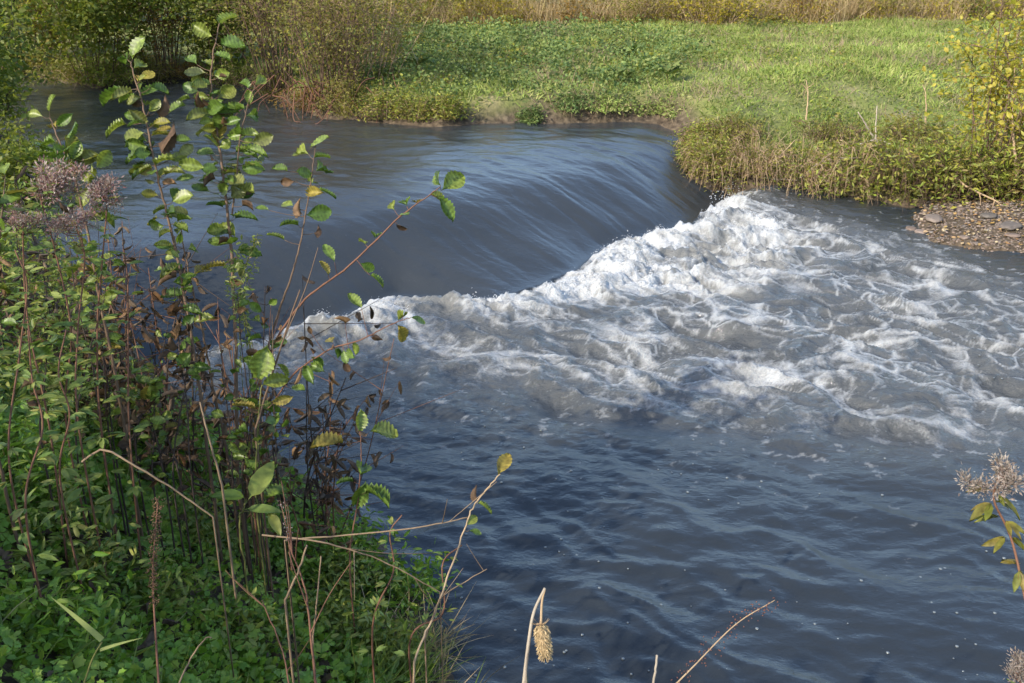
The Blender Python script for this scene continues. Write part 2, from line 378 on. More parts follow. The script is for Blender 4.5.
def ground_z(X, Y):
    X = np.asarray(X, float); Y = np.asarray(Y, float)
    d = -sdist(X, Y, RIVER)            # positive on land
    wl = WU*ss(-1.2, 1.5, -toe_sd(X, Y))
    near = ss(9.5, 6, Y)*ss(4.0, 1.0, X) + ss(5, 3, Y)*ss(1., 4., X)
    near = np.clip(near, 0, 1)
    zn = 1.42*ss(-.15, 2.7, d) + .05*np.clip(d-2, 0, 40)*.3
    zf = .33*ss(-.08, .5, d+.15*noise(X*1.7, Y*1.7, 12)) + .022*np.clip(d, 0, 60) + .10*ss(.2, 2.5, d)
    z = wl*(1-near*.0) + zn*near + zf*(1-near)
    z = np.where(near > 0, np.where(d > 0, np.maximum(z, 0), z), z)
    bar = ss(-.35, .15, sdist(X, Y, BAR))
    z = z + (.05+.06*ss(10, 13, Y))*noise(X*.9, Y*.9, 5)*ss(0, 1, d) + .025*noise(X*3.1, Y*3.1, 6)*ss(0, .5, d)
    zb = .02+.09*ss(0, .9, sdist(X, Y, BAR)) + .015*noise(X*5, Y*5, 9)
    zu = np.where(d < 0, wl-.75*ss(0, .6, -d), z)
    return np.where(bar > 0, np.maximum(zu, zb*bar-.5*(1-bar)), zu)

def hit(px, py, dmin=.06):            # where the view ray meets dry land
    r = norm(ray(px, py)); t = np.arange(2.0, 60, .03); q = CAM+t[:, None]*r
    d = -sdist(q[:, 0], q[:, 1], RIVER); g = ground_z(q[:, 0], q[:, 1])
    k = np.where((q[:, 2] < g+.02) & (d > dmin))[0]
    i = k[0] if len(k) else len(t)-1
    return np.array([q[i, 0], q[i, 1], g[i]])
def axis(parts):
    out = []
    for a, b, st in parts: out.append(np.arange(a, b, st))
    return np.concatenate(out)
# ground sheet ---------------------------------------------------------
gx = axis([(-400, -60, 40), (-60, -12, 3), (-12, -5, .25), (-5, 9, .08), (9, 14, .3), (14, 60, 3), (60, 401, 40)])
gy = axis([(-300, -20, 40), (-20, -2, 1.2), (-2, 16, .08), (16, 26, .14), (26, 60, 2), (60, 601, 40)])
X, Y = np.meshgrid(gx, gy); Z = ground_z(X, Y)
nx, ny = len(gx), len(gy)
def grid_faces(nx, ny):
    i = np.arange(ny-1)[:, None]*nx; j = np.arange(nx-1)[None]
    return np.stack([i+j, i+j+1, i+nx+j+1, i+nx+j], -1).reshape(-1, 4)
mb = MB(); mb.add(np.stack([X, Y, Z], -1), grid_faces(nx, ny))
dl = -sdist(X, Y, RIVER)
turf = ss(.05, .45, dl+.35*noise(X*1.5, Y*1.5, 8))*ss(10, 13, Y)*(1-ss(-.3, .2, sdist(X, Y, BAR)))
go = mb.build('ground', M['ground'], attrs={'turf': turf.ravel()}); tag(go, 'grassy river banks and meadow soil beyond the water', 'ground', kind='structure')

# water sheet ----------------------------------------------------------
wx = axis([(-34, -10, .6), (-10, -4.2, .06), (-4.2, 6.4, .017), (6.4, 9, .06), (9, 31, .6)])
wy = axis([(1, 2.8, .2), (2.8, 5, .017), (5, 13.4, .015), (13.4, 19, .03), (19, 31, .4)])
X, Y = np.meshgrid(wx, wy); nx, ny = len(wx), len(wy)
sd = toe_sd(X, Y)
_T = np.array(TOE); _a = _T[0]; _b = _T[-1]; _tg = (_b-_a)/np.linalg.norm(_b-_a); _nn = np.array([_tg[1], -_tg[0]])
_tt = (_T-_a)@_tg; _ss = (_T-_a)@_nn; _pc = np.polyfit(_tt, _ss, 3)
_t = np.clip((X-_a[0])*_tg[0]+(Y-_a[1])*_tg[1], -1.5, _tt[-1]+1.5); sdS = ((X-_a[0])*_nn[0]+(Y-_a[1])*_nn[1])-np.polyval(_pc, _t)
sdP = sdS+(sd-sdS)*np.exp(-(np.abs(sd)/.55)**1.5)
sdP = np.where(sd > 0, sd, np.minimum(sdP, -.0))
CORE = [g2(*q) for q in ((722, 182), (745, 215), (800, 232), (800, 262), (735, 295), (650, 292), (590, 300), (540, 305), (490, 322), (420, 310), (385, 345), (330, 350), (260, 372), (170, 385))] + TOE[1:-1]
FIELD = [g2(*q) for q in ((722, 180), (780, 205), (900, 240), (1024, 285), (1150, 330), (1250, 400), (1100, 440), (1010, 430), (920, 440), (840, 432), (780, 428), (700, 408), (600, 405), (530, 402), (450, 378), (370, 352), (260, 385), (160, 395))] + TOE[1:-1]
dc = sdist(X, Y, CORE); df = sdist(X, Y, FIELD)
down = ss(-.02, .06, sd)
fx, fy = .80, -.60                     # flow
U = X*fx+Y*fy; Vv = -X*fy+Y*fx
wu = U+.28*fbm(U*1.1, Vv*1.1, 11, 3); wv = Vv+.28*fbm(U*1.1, Vv*1.1, 23, 3)
wu2 = wu+.09*fbm(U*3.5, Vv*3.5, 31, 3); wv2 = wv+.09*fbm(U*3.5, Vv*3.5, 37, 3)
def ridged(x, y, s): return 1-np.clip(np.abs(noise(x, y, s))*3.0, 0, 1)
lace = np.maximum.reduce([ridged(wu2*.95, wv2*1.55, 41), .92*ridged(wu2*2.1, wv2*3.0, 43), .78*ridged(wu2*4.5, wv2*5.6, 47)])
patch = .5+.6*fbm(wu*.75, wv*1.5, 51, 5, .55)
fine = .5+.6*fbm(wu2*5, wv2*7, 53, 4, .6)
lace2 = np.maximum(ridged(wu2*7.5, wv2*9.5, 143), .85*ridged(wu2*8.5+.5*fine, wv2*10+.4*patch, 147))
pat = .36*lace + .16*lace2 + .26*patch + .22*fine
core = ss(-.35, .35, dc)*down
field = ss(-.9, .5, df)*down
right = ss(-1.5, 2.0, X)
D = (.20*field + .14*core*(.75+.25*right) + .20*np.exp(-np.clip(sd, 0, 9)/.28)*down + .085*field*right)*(.94+.40*fbm(X*.55, Y*.55, 49, 2))
th = .95-D
foam = ss(th-.16, th+.20, pat)
veil = .20*core*ss(.3, .8, patch)+.12*field*ss(.3, .8, .5*patch+.5*fine)
strand = ss(.72, .99, np.maximum(lace, .97*ridged(wu2*3.1, wv2*4.2, 45)))*ss(.38, .74, patch+.12*field*right)*ss(-.5, .9, df)
strand2 = ss(.70, 1., lace2)*ss(.42, .7, patch)*ss(-.3, .5, df)*.42
foam = np.maximum.reduce([foam*(.70+.30*fine), .72*strand, strand2])
foam = np.clip(np.maximum(foam, veil+.35*foam), 0, 1)*np.clip(field*1.3+core, 0, 1)
foam = foam*down
# heights
base = water_base(X, Y, sdP)
tl = (X-TOE[1][0])/(TOE[-2][0]-TOE[1][0])                 # 0 left .. 1 right along the weir
lobes = .70+.5*fbm(X*.9+3, Y*.2, 61, 2)
jump = (.06+.03*ss(.3, .8, tl))*np.exp(-((sd-.42)/.30)**2)*lobes*ss(-3.2, -2.2, X)
bil = lambda s, sc, k=1.: (1-np.abs(noise(wu2*sc, wv2*sc*k, s))*2.2)
swell = .11*core*(bil(71, .85, 1.35)-.62) + .11*field*(bil(73, 1.35, 1.5)-.62)
rough = core*(.06*(bil(77, 2.8, 1.2)-.6)+.03*(bil(78, 6.5, 1.2)-.6)+.03*fbm(X*9, Y*9, 79, 3)+.02*fbm(X*24, Y*24, 83, 2)) \
    + field*(.028*(bil(87, 3., 1.6)-.6)+.012*fbm(U*9, Vv*13, 89, 3))
spk = ss(.1, .75, noise(X*16, Y*16, 95))*np.exp(-np.clip(sd, 0, 9)/.5)*down
froth = foam*(.022*fbm(X*30, Y*30, 91, 2)+.012+.02*spk)
dn = ss(0, .5, sd)
calm = dn*(1-.6*field)
rw = .5*fbm(X*.7, Y*.7, 104, 3)
patchy = np.clip(.75+1.1*noise(X*.5, Y*.6, 108), .25, 1.5)
rip = .016*fbm(U*.55+Vv*.1+rw, Vv*1.7+rw, 101, 3) + .010*(bil(103, 1.3, 2.4)-.6)*patchy + .006*fbm(X*2.3+rw*3, Y*5.5+rw*4, 107, 4)*patchy + .004*fbm(X*6+rw*5, Y*10, 109, 3)*(1.6-patchy)
mid = np.exp(-(np.clip(-df, 0, 9)/1.1))*dn
rip = rip*(2.0+.4*mid)
chute = ss(3.2, .5, -sd)*(1-dn)*ss(-.02, .25, -sd)
VV = Vv+.05*fbm(U*.8, Vv*1.6, 111, 2)
VV = VV+.16*fbm(U*.9, Vv*1.1, 119, 2)
streak = .008*fbm(U*.7, VV*4.5, 113, 4)+.038*fbm(U*.5, VV*1.7, 117, 3)*(.6+.7*ss(.3, .9, tl))+.0028*fbm(U*2.2, VV*13, 118, 2)
up = (1-dn)
upr = .034*fbm(X*.8+.4*Y, Y*1.6-.3*X, 121, 3)+.012*(bil(125, 1.1, 2.6)-.6)+.006*fbm(X*2+fbm(X, Y, 7, 2), Y*4.5, 126, 3)+.0045*fbm(U*2.2, Vv*5, 123, 3) + .012*ss(.15, .6, fbm(X*.5, Y*1.5, 127, 2))
Z = base + jump + (swell+rough)*down + froth + calm*rip + chute*streak + up*upr*(1-.6*chute)*ss(.3, 1.2, -sd)
aer = np.clip(.75*core+.42*field*(.5+patch*.8)+.05*ss(1, 0, -df), 0, 1)*down*ss(0, .35, sd)
aer = np.clip(aer + .10*(1-ss(-.3, .3, sd))*(.8+.5*fbm(X*.6, Y*1.2, 151, 2)), 0, 1)
chop = np.clip(.42*field+.34*mid*dn+.13*dn+.19*(1-dn), 0, 1)
# scattered foam flecks downstream
fl = ss(.30, .42, noise(X*7, Y*8, 131)+.6*noise(X*23, Y*25, 132)-.25+.30*mid)*dn*ss(.4, -.3, df)*.45*mid
foam = np.clip(np.maximum(foam, fl), 0, 1)
mb = MB(); mb.add(np.stack([X, Y, Z], -1), grid_faces(nx, ny))
wo = mb.build('river_water', M['water'], attrs={'foam': foam.ravel(), 'aer': aer.ravel(), 'chop': chop.ravel()})
tag(wo, 'murky blue grey river water breaking white below a low weir', 'water', kind='structure')
WZ = (wx, wy, Z)
def water_z(x, y):
    i = np.clip(np.searchsorted(wx, x), 0, nx-1); j = np.clip(np.searchsorted(wy, y), 0, ny-1); return Z[j, i]

# spray above the breaking wave
cand = np.argwhere((foam > .6) & (core > .6) & (sd < 1.1) & (sd > .02))
hot = noise(X[cand[:, 0], cand[:, 1]]*2.3, Y[cand[:, 0], cand[:, 1]]*2.3, 160)+.6*noise(X[cand[:, 0], cand[:, 1]]*7, Y[cand[:, 0], cand[:, 1]]*7, 161)
cand = cand[(hot+.25*rng.rand(len(cand)) > .22)]
sel = cand[rng.randint(0, len(cand), 6500)]
hh = Z[sel[:, 0], sel[:, 1]]
keep = hh > np.quantile(hh, .3); sel = sel[keep]; n = len(sel)
pos = np.stack([X[sel[:, 0], sel[:, 1]], Y[sel[:, 0], sel[:, 1]], Z[sel[:, 0], sel[:, 1]]+rng.exponential(.016, n)], -1)+rng.normal(0, .015, (n, 3))*[1, 1, .3]
big = rng.rand(n)**4
mb = MB(); scatter(mb, ICO1, pos, norm(rdir(n, 1.0)), norm(rng.normal(size=(n, 3))), np.stack([.0013+.003*big, (.0013+.003*big)*rng.uniform(1, 3.5, n), .0013+.003*big], -1))
# the plume thrown up where the weir meets the bank
n = 90; c0 = np.array([*g2(727, 204), .06]); pl = rng.rand(n)
pos = c0+np.stack([rng.normal(0, .16, n)*(1.1-.5*pl), rng.normal(0, .10, n), .26*pl**2.2], -1)
scatter(mb, ICO1, pos, rdir(n, 1.2), rdir(n), np.stack([.0015+.004*(1-pl), (.0015+.004*(1-pl))*rng.uniform(1, 3, n), .0015+.004*(1-pl)], -1))
tag(mb.build('spray', M['spray']), 'white spray drops thrown up along the breaking wave', 'spray', kind='stuff')
# bubbles drifting on the near water
n = 420
bx = rng.uniform(-.4, 4.2, n); by = 3.2+5.2*rng.rand(n)**1.3
cl = noise(bx*1.2, by*1.2, 140) > -.25; bx = bx[cl]; by = by[cl]; n = len(bx)
mb = MB(); scatter(mb, ICO1, np.stack([bx, by, water_z(bx, by)+.001], -1), [1, 0, 0], [0, 0, 1], np.stack([rng.uniform(.003, .011, n)]*3, -1)*np.array([1, 1, .5]))
tag(mb.build('foam_bubbles', M['bubble']), 'small pale bubbles drifting on the dark near water', 'bubbles', kind='stuff')

def gz1(x, y): return float(ground_z(np.array([x]), np.array([y]))[0])
# ------------------------------------------------------------------ generic plants
def shrub(name, label, cat, base, rad, h, nst, nlf, lsize, lmat, smat, group=None, T=QUAD, r0=.012, droop=.15, lo=.15, twig=3, rad_y=None, seed=0, hv=(.55, 1.05)):
    r = np.random.RandomState(seed+11)
    bx, by = base; bz = float(ground_z(np.array([bx]), np.array([by]))[0]) - .03
    o = thing(name, (bx, by, bz), label, cat, group)
    sm = MB(); pts_all = []
    for k in range(nst):
        a = r.uniform(0, 2*PI); q = math.sqrt(r.rand())
        ry = rad if rad_y is None else rad_y
        b0 = np.array([bx+.35*rad*q*math.cos(a), by+.35*ry*q*math.sin(a), bz])
        hh = h*r.uniform(*hv)*(1-.35*q*q)
        tip = np.array([bx+rad*q*math.cos(a)*r.uniform(.7, 1.25), by+ry*q*math.sin(a)*r.uniform(.7, 1.25), bz+hh])
        mid = (b0*.5+tip*.5)+r.normal(0, .06*h, 3); mid[2] += .12*hh
        tip[2] -= droop*rad*q
        pp = spline([b0, mid, tip], 6); tube(sm, pp, r0*r.uniform(.6, 1.1), r0*.2, 4); pts_all.append(pp)
        for j in range(twig):
            i = r.randint(3, len(pp)-1); d = rdir(1, .3, r)[0]*h*r.uniform(.12, .28)
            tw = spline([pp[i], pp[i]+d*.55+[0, 0, .02*h], pp[i]+d], 3); tube(sm, tw, r0*.4, r0*.12, 3); pts_all.append(tw)
    sm.build('stems', smat, o)
    if nlf:
        allp = np.concatenate([p[int(len(p)*lo):] for p in pts_all]); k = r.randint(0, len(allp), nlf)
        pos = allp[k]+r.normal(0, 1, (nlf, 3))*lsize*1.1
        pos[:, 2] = np.maximum(pos[:, 2], bz+(.03 if droop < .7 else -.45))
        lm = MB(); scatter(lm, T, pos, rdir(nlf, -.1, r), rdir(nlf, .9, r), lsize*r.uniform(.55, 1.25, nlf)); lm.build('foliage', lmat, o)
    return o

# --- thicket on the upstream bank (top left)
TH = [  # px, py(base), z, radius, height, nst, nleaf, leaf, leafmat, stemmat, label
 (-60, 95, 1.1, 1.5, 4.4, 26, 5200, .085, 'bush_green', 'stem_dark', 'dark green leafy bush at the far left edge of the river thicket'),
 (30, 72, 1.0, 1.3, 4.0, 22, 4200, .08, 'bush_olive', 'stem_brown', 'olive bush with gold tips behind the far left water'),
 (100, 70, .9, 1.2, 3.2, 20, 3800, .085, 'bush_green', 'stem_brown', 'fresh green bush overhanging the slow water left of the tall alder top'),
 (165, 66, .9, 1.1, 2.6, 34, 1500, .05, 'bush_rust', 'stem_brown', 'twiggy russet bush with pale seed tufts behind the alder top'),
 (225, 68, .9, 1.2, 3.0, 22, 4000, .08, 'bush_green', 'stem_brown', 'green bush with glossy leaves at the back of the slow water'),
 (285, 78, .9, 1.2, 3.6, 55, 2200, .055, 'bush_olive', 'stem_brown', 'many stemmed thin willow bush above the bend'),
 (335, 96, .9, 1.0, 2.6, 55, 1500, .05, 'bush_olive', 'stem_brown', 'bare brown osier clump with exposed roots at the water bend'),
 (370, 72, 1.1, 1.0, 2.4, 40, 1400, .05, 'bush_olive', 'stem_straw', 'sparse straw and olive bush where the thicket meets the meadow'),
]
for i, (px, py, z, rad, h, ns, nl, ls, lm_, sm_, lab) in enumerate(TH):
    q = hit(px, py+8)
    shrub('bush', lab, 'bush', (q[0], q[1]), rad, h, ns, int(nl*2.4), ls*1.1, M[lm_], M[sm_], seed=i, r0=.011, twig=6, lo=.03)
for i, (px, dx, h, lm_, lab) in enumerate(((-20, 24.5, 5.5, 'bush_gold', 'tall golden bush in the back corner of the thicket'), (120, 26, 6.0, 'bush_green', 'tall green bush rising behind the thicket middle'), (250, 26, 5.5, 'bush_olive', 'tall olive bush rising behind the willow bush'), (345, 28, 5.0, 'bush_gold', 'yellow bush behind the left end of the meadow'))):
    x = (px-512)/1000*dx*.97
    shrub('bush', lab, 'bush', (x, dx), 2.2, h*.8, 40, 11000, .12, M[lm_], M['stem_brown'], seed=40+i, r0=.02, twig=6, lo=.0)
# left bank bush at the picture's left edge, over the water
for i, (bx, by, rad, h, lm_, lab) in enumerate(((-6.15, 11.1, 1.0, 1.7, 'bush_green', 'dark green bush leaning over the water at the left edge'), (-7.4, 13.4, 1.2, 2.4, 'bush_green', 'shaded green bush further upstream on the left bank'), (-9.3, 15.6, 1.6, 3.0, 'bush_olive', 'olive green bush on the upstream left bank'))):
    shrub('bush', lab, 'bush', (bx, by), rad, h, 34, 9000, .08, M[lm_], M['stem_dark'], seed=60+i, twig=6, lo=.0)

for i, (bx, by, lab) in enumerate(((-5.3, 10.6, 'dark herb clump hanging over the water at the left edge of the picture'), (-4.9, 9.7, 'dark herb clump at the waterline behind the leftmost alder'))):
    shrub('bank_plant', lab, 'plant', (bx, by), .5, .8, 30, 1800, .065, M['bush_green'], M['stem_dark'], seed=70+i, r0=.006, droop=.6, lo=0)
# --- row behind the meadow (top)
ROWY = 24.2
n = 26000; x = rng.uniform(-6, 16, n); y = ROWY+rng.exponential(.6, n)+.5*noise(x*.7, x*0, 3)
z = ground_z(x, y); mb = MB()
d = rdir(n, 3.2); scatter(mb, BLADE2, np.stack([x, y, z-.03], -1), d, rdir(n), np.stack([rng.uniform(.12, .26, n), rng.uniform(.25, 1.0, n)*(1+.6*noise(x*.9, y*.3, 170)), np.full(n, .3)], -1))
tag(mb.build('dry_weeds', M['straw']), 'band of tall straw coloured dead weeds along the back of the meadow', 'weeds', kind='stuff')
n = 12000; x = rng.uniform(-6, 16, n); y = ROWY-.3+rng.exponential(.8, n); k = noise(x*.8, y*.2, 175)+.3*noise(x*3, y, 176) > -.05; x = x[k]; y = y[k]; n = len(x); mb = MB()
scatter(mb, QUADN, np.stack([x, y, ground_z(x, y)+rng.uniform(0, 1, n)**1.3*(.7+.5*noise(x*1.3, y*.3, 177))], -1), rdir(n, .6), rdir(n, .4), rng.uniform(.05, .11, n))
tag(mb.build('yellowing_weeds', M['bush_gold']), 'yellowing leafy weeds mixed into the straw band behind the meadow', 'weeds', kind='stuff')
ROW = [(400, 'bush_gold', 'yellow bush first in the row behind the meadow from the left'), (450, 'bush_olive', 'olive bush at the back of the dark herb patch'), (500, 'bush_gold', 'bright yellow bush above the dark herb patch'),
       (565, 'bush_rust', 'russet bush among straw weeds behind the meadow middle'), (640, 'bush_olive', 'olive bush among straw weeds behind the meadow middle'), (712, 'bush_gold', 'compact golden bush standing forward of the straw weeds'),
       (800, 'bush_rust', 'rusty orange bush behind the bare right half of the meadow'), (870, 'bush_olive', 'thin olive bush behind the bare right half of the meadow'), (965, 'bush_green', 'small dark green bush at the back beside the yellow sapling top'), (1040, 'bush_gold', 'golden bush behind the yellow sapling')]
for i, (px, lm_, lab) in enumerate(ROW):
    yy = ROWY+rng.uniform(-.2, .9) - (.6 if 'forward' in lab else 0); x = (px-512)/1000*(yy*.93+.7)
    shrub('bush', lab, 'bush', (x, yy), rng.uniform(.9, 1.5), rng.uniform(1.2, 1.7), 44, 2800, .07, M[lm_], M['stem_straw'], seed=80+i, twig=5, lo=.0, r0=.006, hv=(.25, 1.4))
for i, (px, h, lm_, lab) in enumerate(((470, 4.5, 'bush_olive', 'tall olive bush beyond the straw weeds, left of the middle'), (620, 4.2, 'bush_gold', 'tall yellow bush beyond the straw weeds, in the middle'), (760, 4.4, 'bush_olive', 'tall olive bush beyond the straw weeds, right of the middle'), (900, 4.6, 'bush_rust', 'tall russet bush beyond the straw weeds on the right'))):
    x = (px-512)/1000*29; shrub('bush', lab, 'bush', (x, 30), 2.4, h*.42, 30, 7000, .13, M[lm_], M['stem_brown'], seed=100+i, r0=.03, lo=0)

# --- meadow
def land_pts(n, x0, x1, y0, y1, dmin=.1, dens=None):
    x = rng.uniform(x0, x1, n); y = rng.uniform(y0, y1, n)
    d = -sdist(x, y, RIVER); k = (d > dmin) & (sdist(x, y, BAR) < -.1)
    if dens is not None: k &= rng.rand(n) < dens(x, y, d)
    x = x[k]; y = y[k]; return x, y, ground_z(x, y), d[k]
MUD = [g2(*q, .7) for q in ((445, 121), (470, 112), (530, 108), (585, 112), (640, 118), (600, 126), (500, 128))]
def MUDF(x, y): return ss(-.25, .15, sdist(x, y, MUD))
x, y, z, d = land_pts(300000, -5, 12, 11.5, 25, .02, lambda x, y, d: np.clip(.55+.9*noise(x*.8, y*.8, 200), .12, 1)*ss(.0, .3, d)*(1-.9*MUDF(x, y)))
n = len(x); mb = MB()
hz = np.clip(.5+.9*noise(x*.5, y*.5, 201), .15, 1)
scatter(mb, BLADE2, np.stack([x, y, z-.01], -1), rdir(n, 1.0), rdir(n), np.stack([rng.uniform(.2, .4, n), .05+.13*hz*rng.uniform(.5, 1.3, n), np.full(n, .15)], -1))
tag(mb.build('meadow_grass', M['meadow']), 'sunny short grass and weeds of the far meadow', 'grass', kind='stuff')
HB = [g2(*q, .95) for q in ((335, 40), (420, 36), (640, 45), (700, 60), (640, 95), (560, 105), (430, 112), (345, 108))]
x, y, z, d = land_pts(90000, -5, 6, 13, 25, .15, lambda x, y, d: (1-.8*MUDF(x, y))*ss(-.6, .6, sdist(x, y, HB)+.6*noise(x*.9, y*.9, 205))*np.clip(.55+noise(x*1.6, y*1.6, 206), .1, 1))
n = len(x); mb = MB()
hh = .06+.42*np.clip(.35+1.2*noise(x*1.1, y*1.1, 207), 0, 1)
scatter(mb, QUAD, np.stack([x, y, z+hh*rng.rand(n)**.6], -1), rdir(n, .1), rdir(n, .8), rng.uniform(.04, .085, n))
tag(mb.build('meadow_herbs', M['meadow_herb']), 'mass of dark green low herbs on the far bank', 'herbs', kind='stuff')
cx_, cy_, cz_, cd_ = land_pts(700, -4, 12, 11.5, 24.5, .15, lambda x, y, d: np.where(x > 2.5, .25, 1.)*np.clip(.5+1.2*noise(x*.5, y*.5, 218), .1, 1))
m_ = 55; cr_ = np.repeat(rng.uniform(.06, .26, len(cx_)), m_); ch_ = np.repeat(rng.uniform(.06, .30, len(cx_)), m_)
x = np.repeat(cx_, m_)+cr_*rng.normal(size=len(cr_)); y = np.repeat(cy_, m_)+cr_*rng.normal(size=len(cr_)); n = len(x)
dd_ = -sdist(x, y, RIVER); ok = (dd_ > .03) & (sdist(x, y, BAR) < -.1); x = x[ok]; y = y[ok]; ch_ = ch_[ok]; n = len(x)
mb = MB(); scatter(mb, QUAD, np.stack([x, y, ground_z(x, y)+ch_*rng.rand(n)], -1), rdir(n, .2), rdir(n, .9), rng.uniform(.03, .075, n))
tag(mb.build('meadow_weeds', M['brush']), 'ragged yellow green weed tufts all over the meadow', 'weeds', kind='stuff')
x, y, z, d = land_pts(80000, -4, 12, 11.5, 25, .05, lambda x, y, d: np.clip(-.02+1.4*noise(x*.6+4, y*1.1, 225)+.5*noise(x*2.3, y*3, 226), 0, 1))
n = len(x); mb = MB()
scatter(mb, BLADE2, np.stack([x, y, z-.01], -1), rdir(n, 1.3), rdir(n), np.stack([rng.uniform(.1, .2, n), rng.uniform(.1, .32, n), np.full(n, .1)], -1))
tag(mb.build('dry_grass', M['meadow_dry']), 'brownish dry stalks showing in patches of the meadow', 'grass', kind='stuff')
x, y, z, d = land_pts(40000, 1, 12, 11.5, 25, .15, lambda x, y, d: np.clip(.1+1.1*noise(x*1.3, y*1.3, 215), 0, 1))
n = len(x); mb = MB()
scatter(mb, QUAD, np.stack([x, y, z+.10*rng.rand(n)], -1), rdir(n, .05), rdir(n, 1.2), rng.uniform(.03, .08, n))
tag(mb.build('clover_patches', M['herb']), 'green broad leaved weeds scattered in the open meadow', 'weeds', kind='stuff')

# --- far bank edge: overhanging tufts and distinct plants
EDGE = [(25, 84, 'bush_olive', .6, .5, 'low olive herbs at the waterline left of the thicket'), (85, 80, 'bush_olive', .55, .45, 'low olive herbs at the thicket waterline between two green herb clumps'), (60, 88, 'bush_green', .6, .5, 'low green herbs hanging into the slow water at the left of the thicket'), (110, 84, 'bush_green', .55, .5, 'low green herbs along the thicket waterline left of the alder top'), (150, 80, 'bush_olive', .5, .5, 'low olive herbs along the thicket waterline behind the alder leaves'), (195, 80, 'bush_rust', .5, .45, 'russet herbs along the thicket waterline behind the alder top'), (240, 84, 'bush_green', .5, .5, 'low green herbs along the thicket waterline right of the alder top'), (272, 95, 'bush_olive', .45, .4, 'olive herbs at the foot of the thin willow bush'), (310, 108, 'bush_rust', .4, .4, 'russet herb tangle over the osier roots'), (350, 112, 'bush_olive', .38, .55, 'drooping olive grass and herb tuft beside the osier roots'), (385, 116, 'brush', .35, .45, 'yellow green herb tuft hanging to the water left of the dark stump'),
        (415, 118, 'brush', .3, .42, 'pale reedy tuft overhanging the water right at the dark hollow'), (445, 116, 'brush', .26, .32, 'small green tuft at the left end of the bare mud bank'),
        (532, 121, 'meadow_herb', .13, .16, 'tiny bright green tuft growing at the waterline of the mud bank'), (610, 106, 'meadow', .35, .2, 'low bright green tuft on the meadow edge above the calm inlet'),
        (575, 108, 'meadow_herb', .3, .22, 'dark low tuft at the right end of the mud bank'), (660, 113, 'meadow', .3, .18, 'light green low tuft reaching the water by the right bank point')]
for i, (px, py, lm_, rad, h, lab) in enumerate(EDGE):
    q = hit(px, py); shrub('bank_plant', lab, 'plant', (q[0], q[1]), rad*1.3, h*1.2, 30, 1500, .055, M[lm_], M['stem_straw'], seed=120+i, r0=.005, droop=.5, lo=.0, T=QUADN, twig=2)
for i, (px, py, lab) in enumerate(((618, 84, 'broad leaved dock rosette in the dark herbs on the right'), (418, 73, 'big leaved dock near the osier clump'), (668, 82, 'pale broad leaved weed at the right end of the dark herbs'), (632, 60, 'rounded leafy weed standing above the herbs toward the back'))):
    q = hit(px, py); bz = float(ground_z(np.array([q[0]]), np.array([q[1]]))[0])
    o = thing('dock_plant', (q[0], q[1], bz), lab, 'plant'); mb = MB(); n = 16
    a = rng.uniform(0, 2*PI, n); dd = np.stack([np.cos(a), np.sin(a), rng.uniform(.5, 1.4, n)], -1)
    scatter(mb, BROAD, np.stack([np.full(n, q[0]), np.full(n, q[1]), np.full(n, bz+.1)], -1)+dd*.05, dd, np.stack([-np.cos(a), -np.sin(a), np.ones(n)], -1)+rng.normal(0, .2, (n, 3)), rng.uniform(.14, .28, n)*np.ones(n)); mb.build('leaves', M['meadow_herb'], o)
    sm = MB()
    for k in range(3): tube(sm, spline([[q[0], q[1], bz-.02], [q[0]+rng.normal(0, .04), q[1], bz+.2], [q[0]+rng.normal(0, .1), q[1], bz+.45]], 4), .008, .004, 4)
    sm.build('stems', M['stem_green'], o)
# --- right bank brush
RB = [(703, 150, .3, .3, 50, 800, 'brush', 'stem_straw', 'hanging tuft on the steep bank face at the crest of the weir'), (708, 162, .3, .3, 60, 700, 'bush_olive', 'stem_straw', 'dry tangle on the steep bank face just above the breaking wave'), (698, 136, .3, .3, 40, 700, 'brush', 'stem_straw', 'pale green tuft where the inlet meets the bank point'), (714, 146, .35, .45, 50, 1100, 'brush', 'stem_straw', 'yellowish tuft hanging down the bank point just above the weir end'), (719, 168, .4, .4, 60, 800, 'bush_olive', 'stem_straw', 'matted dead stems draped over the bank foot at the weir end'), (706, 132, .3, .35, 40, 800, 'brush', 'stem_straw', 'small leafy tuft at the very tip of the bank point'), (712, 168, .42, .55, 30, 900, 'brush', 'stem_straw', 'yellow green leafy tuft at the point beside the weir end'), (752, 172, .5, .62, 70, 700, 'bush_olive', 'stem_straw', 'tangle of dry bent stems over the water right of the weir'),
      (800, 172, .55, .6, 70, 1100, 'brush', 'stem_straw', 'mixed dry and green brush with an ochre heart on the right bank'), (850, 175, .55, .75, 60, 1300, 'brush', 'stem_straw', 'bushy weed clump below the crossed grey sticks'),
      (900, 180, .6, .8, 55, 1600, 'brush', 'stem_brown', 'green and brown bush above the dark water left of the gravel'), (950, 182, .6, .85, 50, 1900, 'brush', 'stem_brown', 'dense yellow green bush at the back of the gravel bar'),
      (1005, 188, .6, .95, 45, 2000, 'brush', 'stem_brown', 'leafy bush at the right edge behind the gravel bar'), (1060, 190, .7, 1.2, 45, 2200, 'brush', 'stem_brown', 'tall bush just past the right edge of the gravel bar'),
      (735, 128, .5, .32, 40, 700, 'bush_olive', 'stem_brown', 'grey brown low weeds on top of the point behind the leafy tuft'), (830, 130, .6, .35, 45, 800, 'bush_olive', 'stem_brown', 'low brownish weeds on the meadow behind the crossed sticks'), (915, 138, .6, .5, 45, 1100, 'bush_olive', 'stem_brown', 'brown seeded weeds to the left of the yellow sapling')]
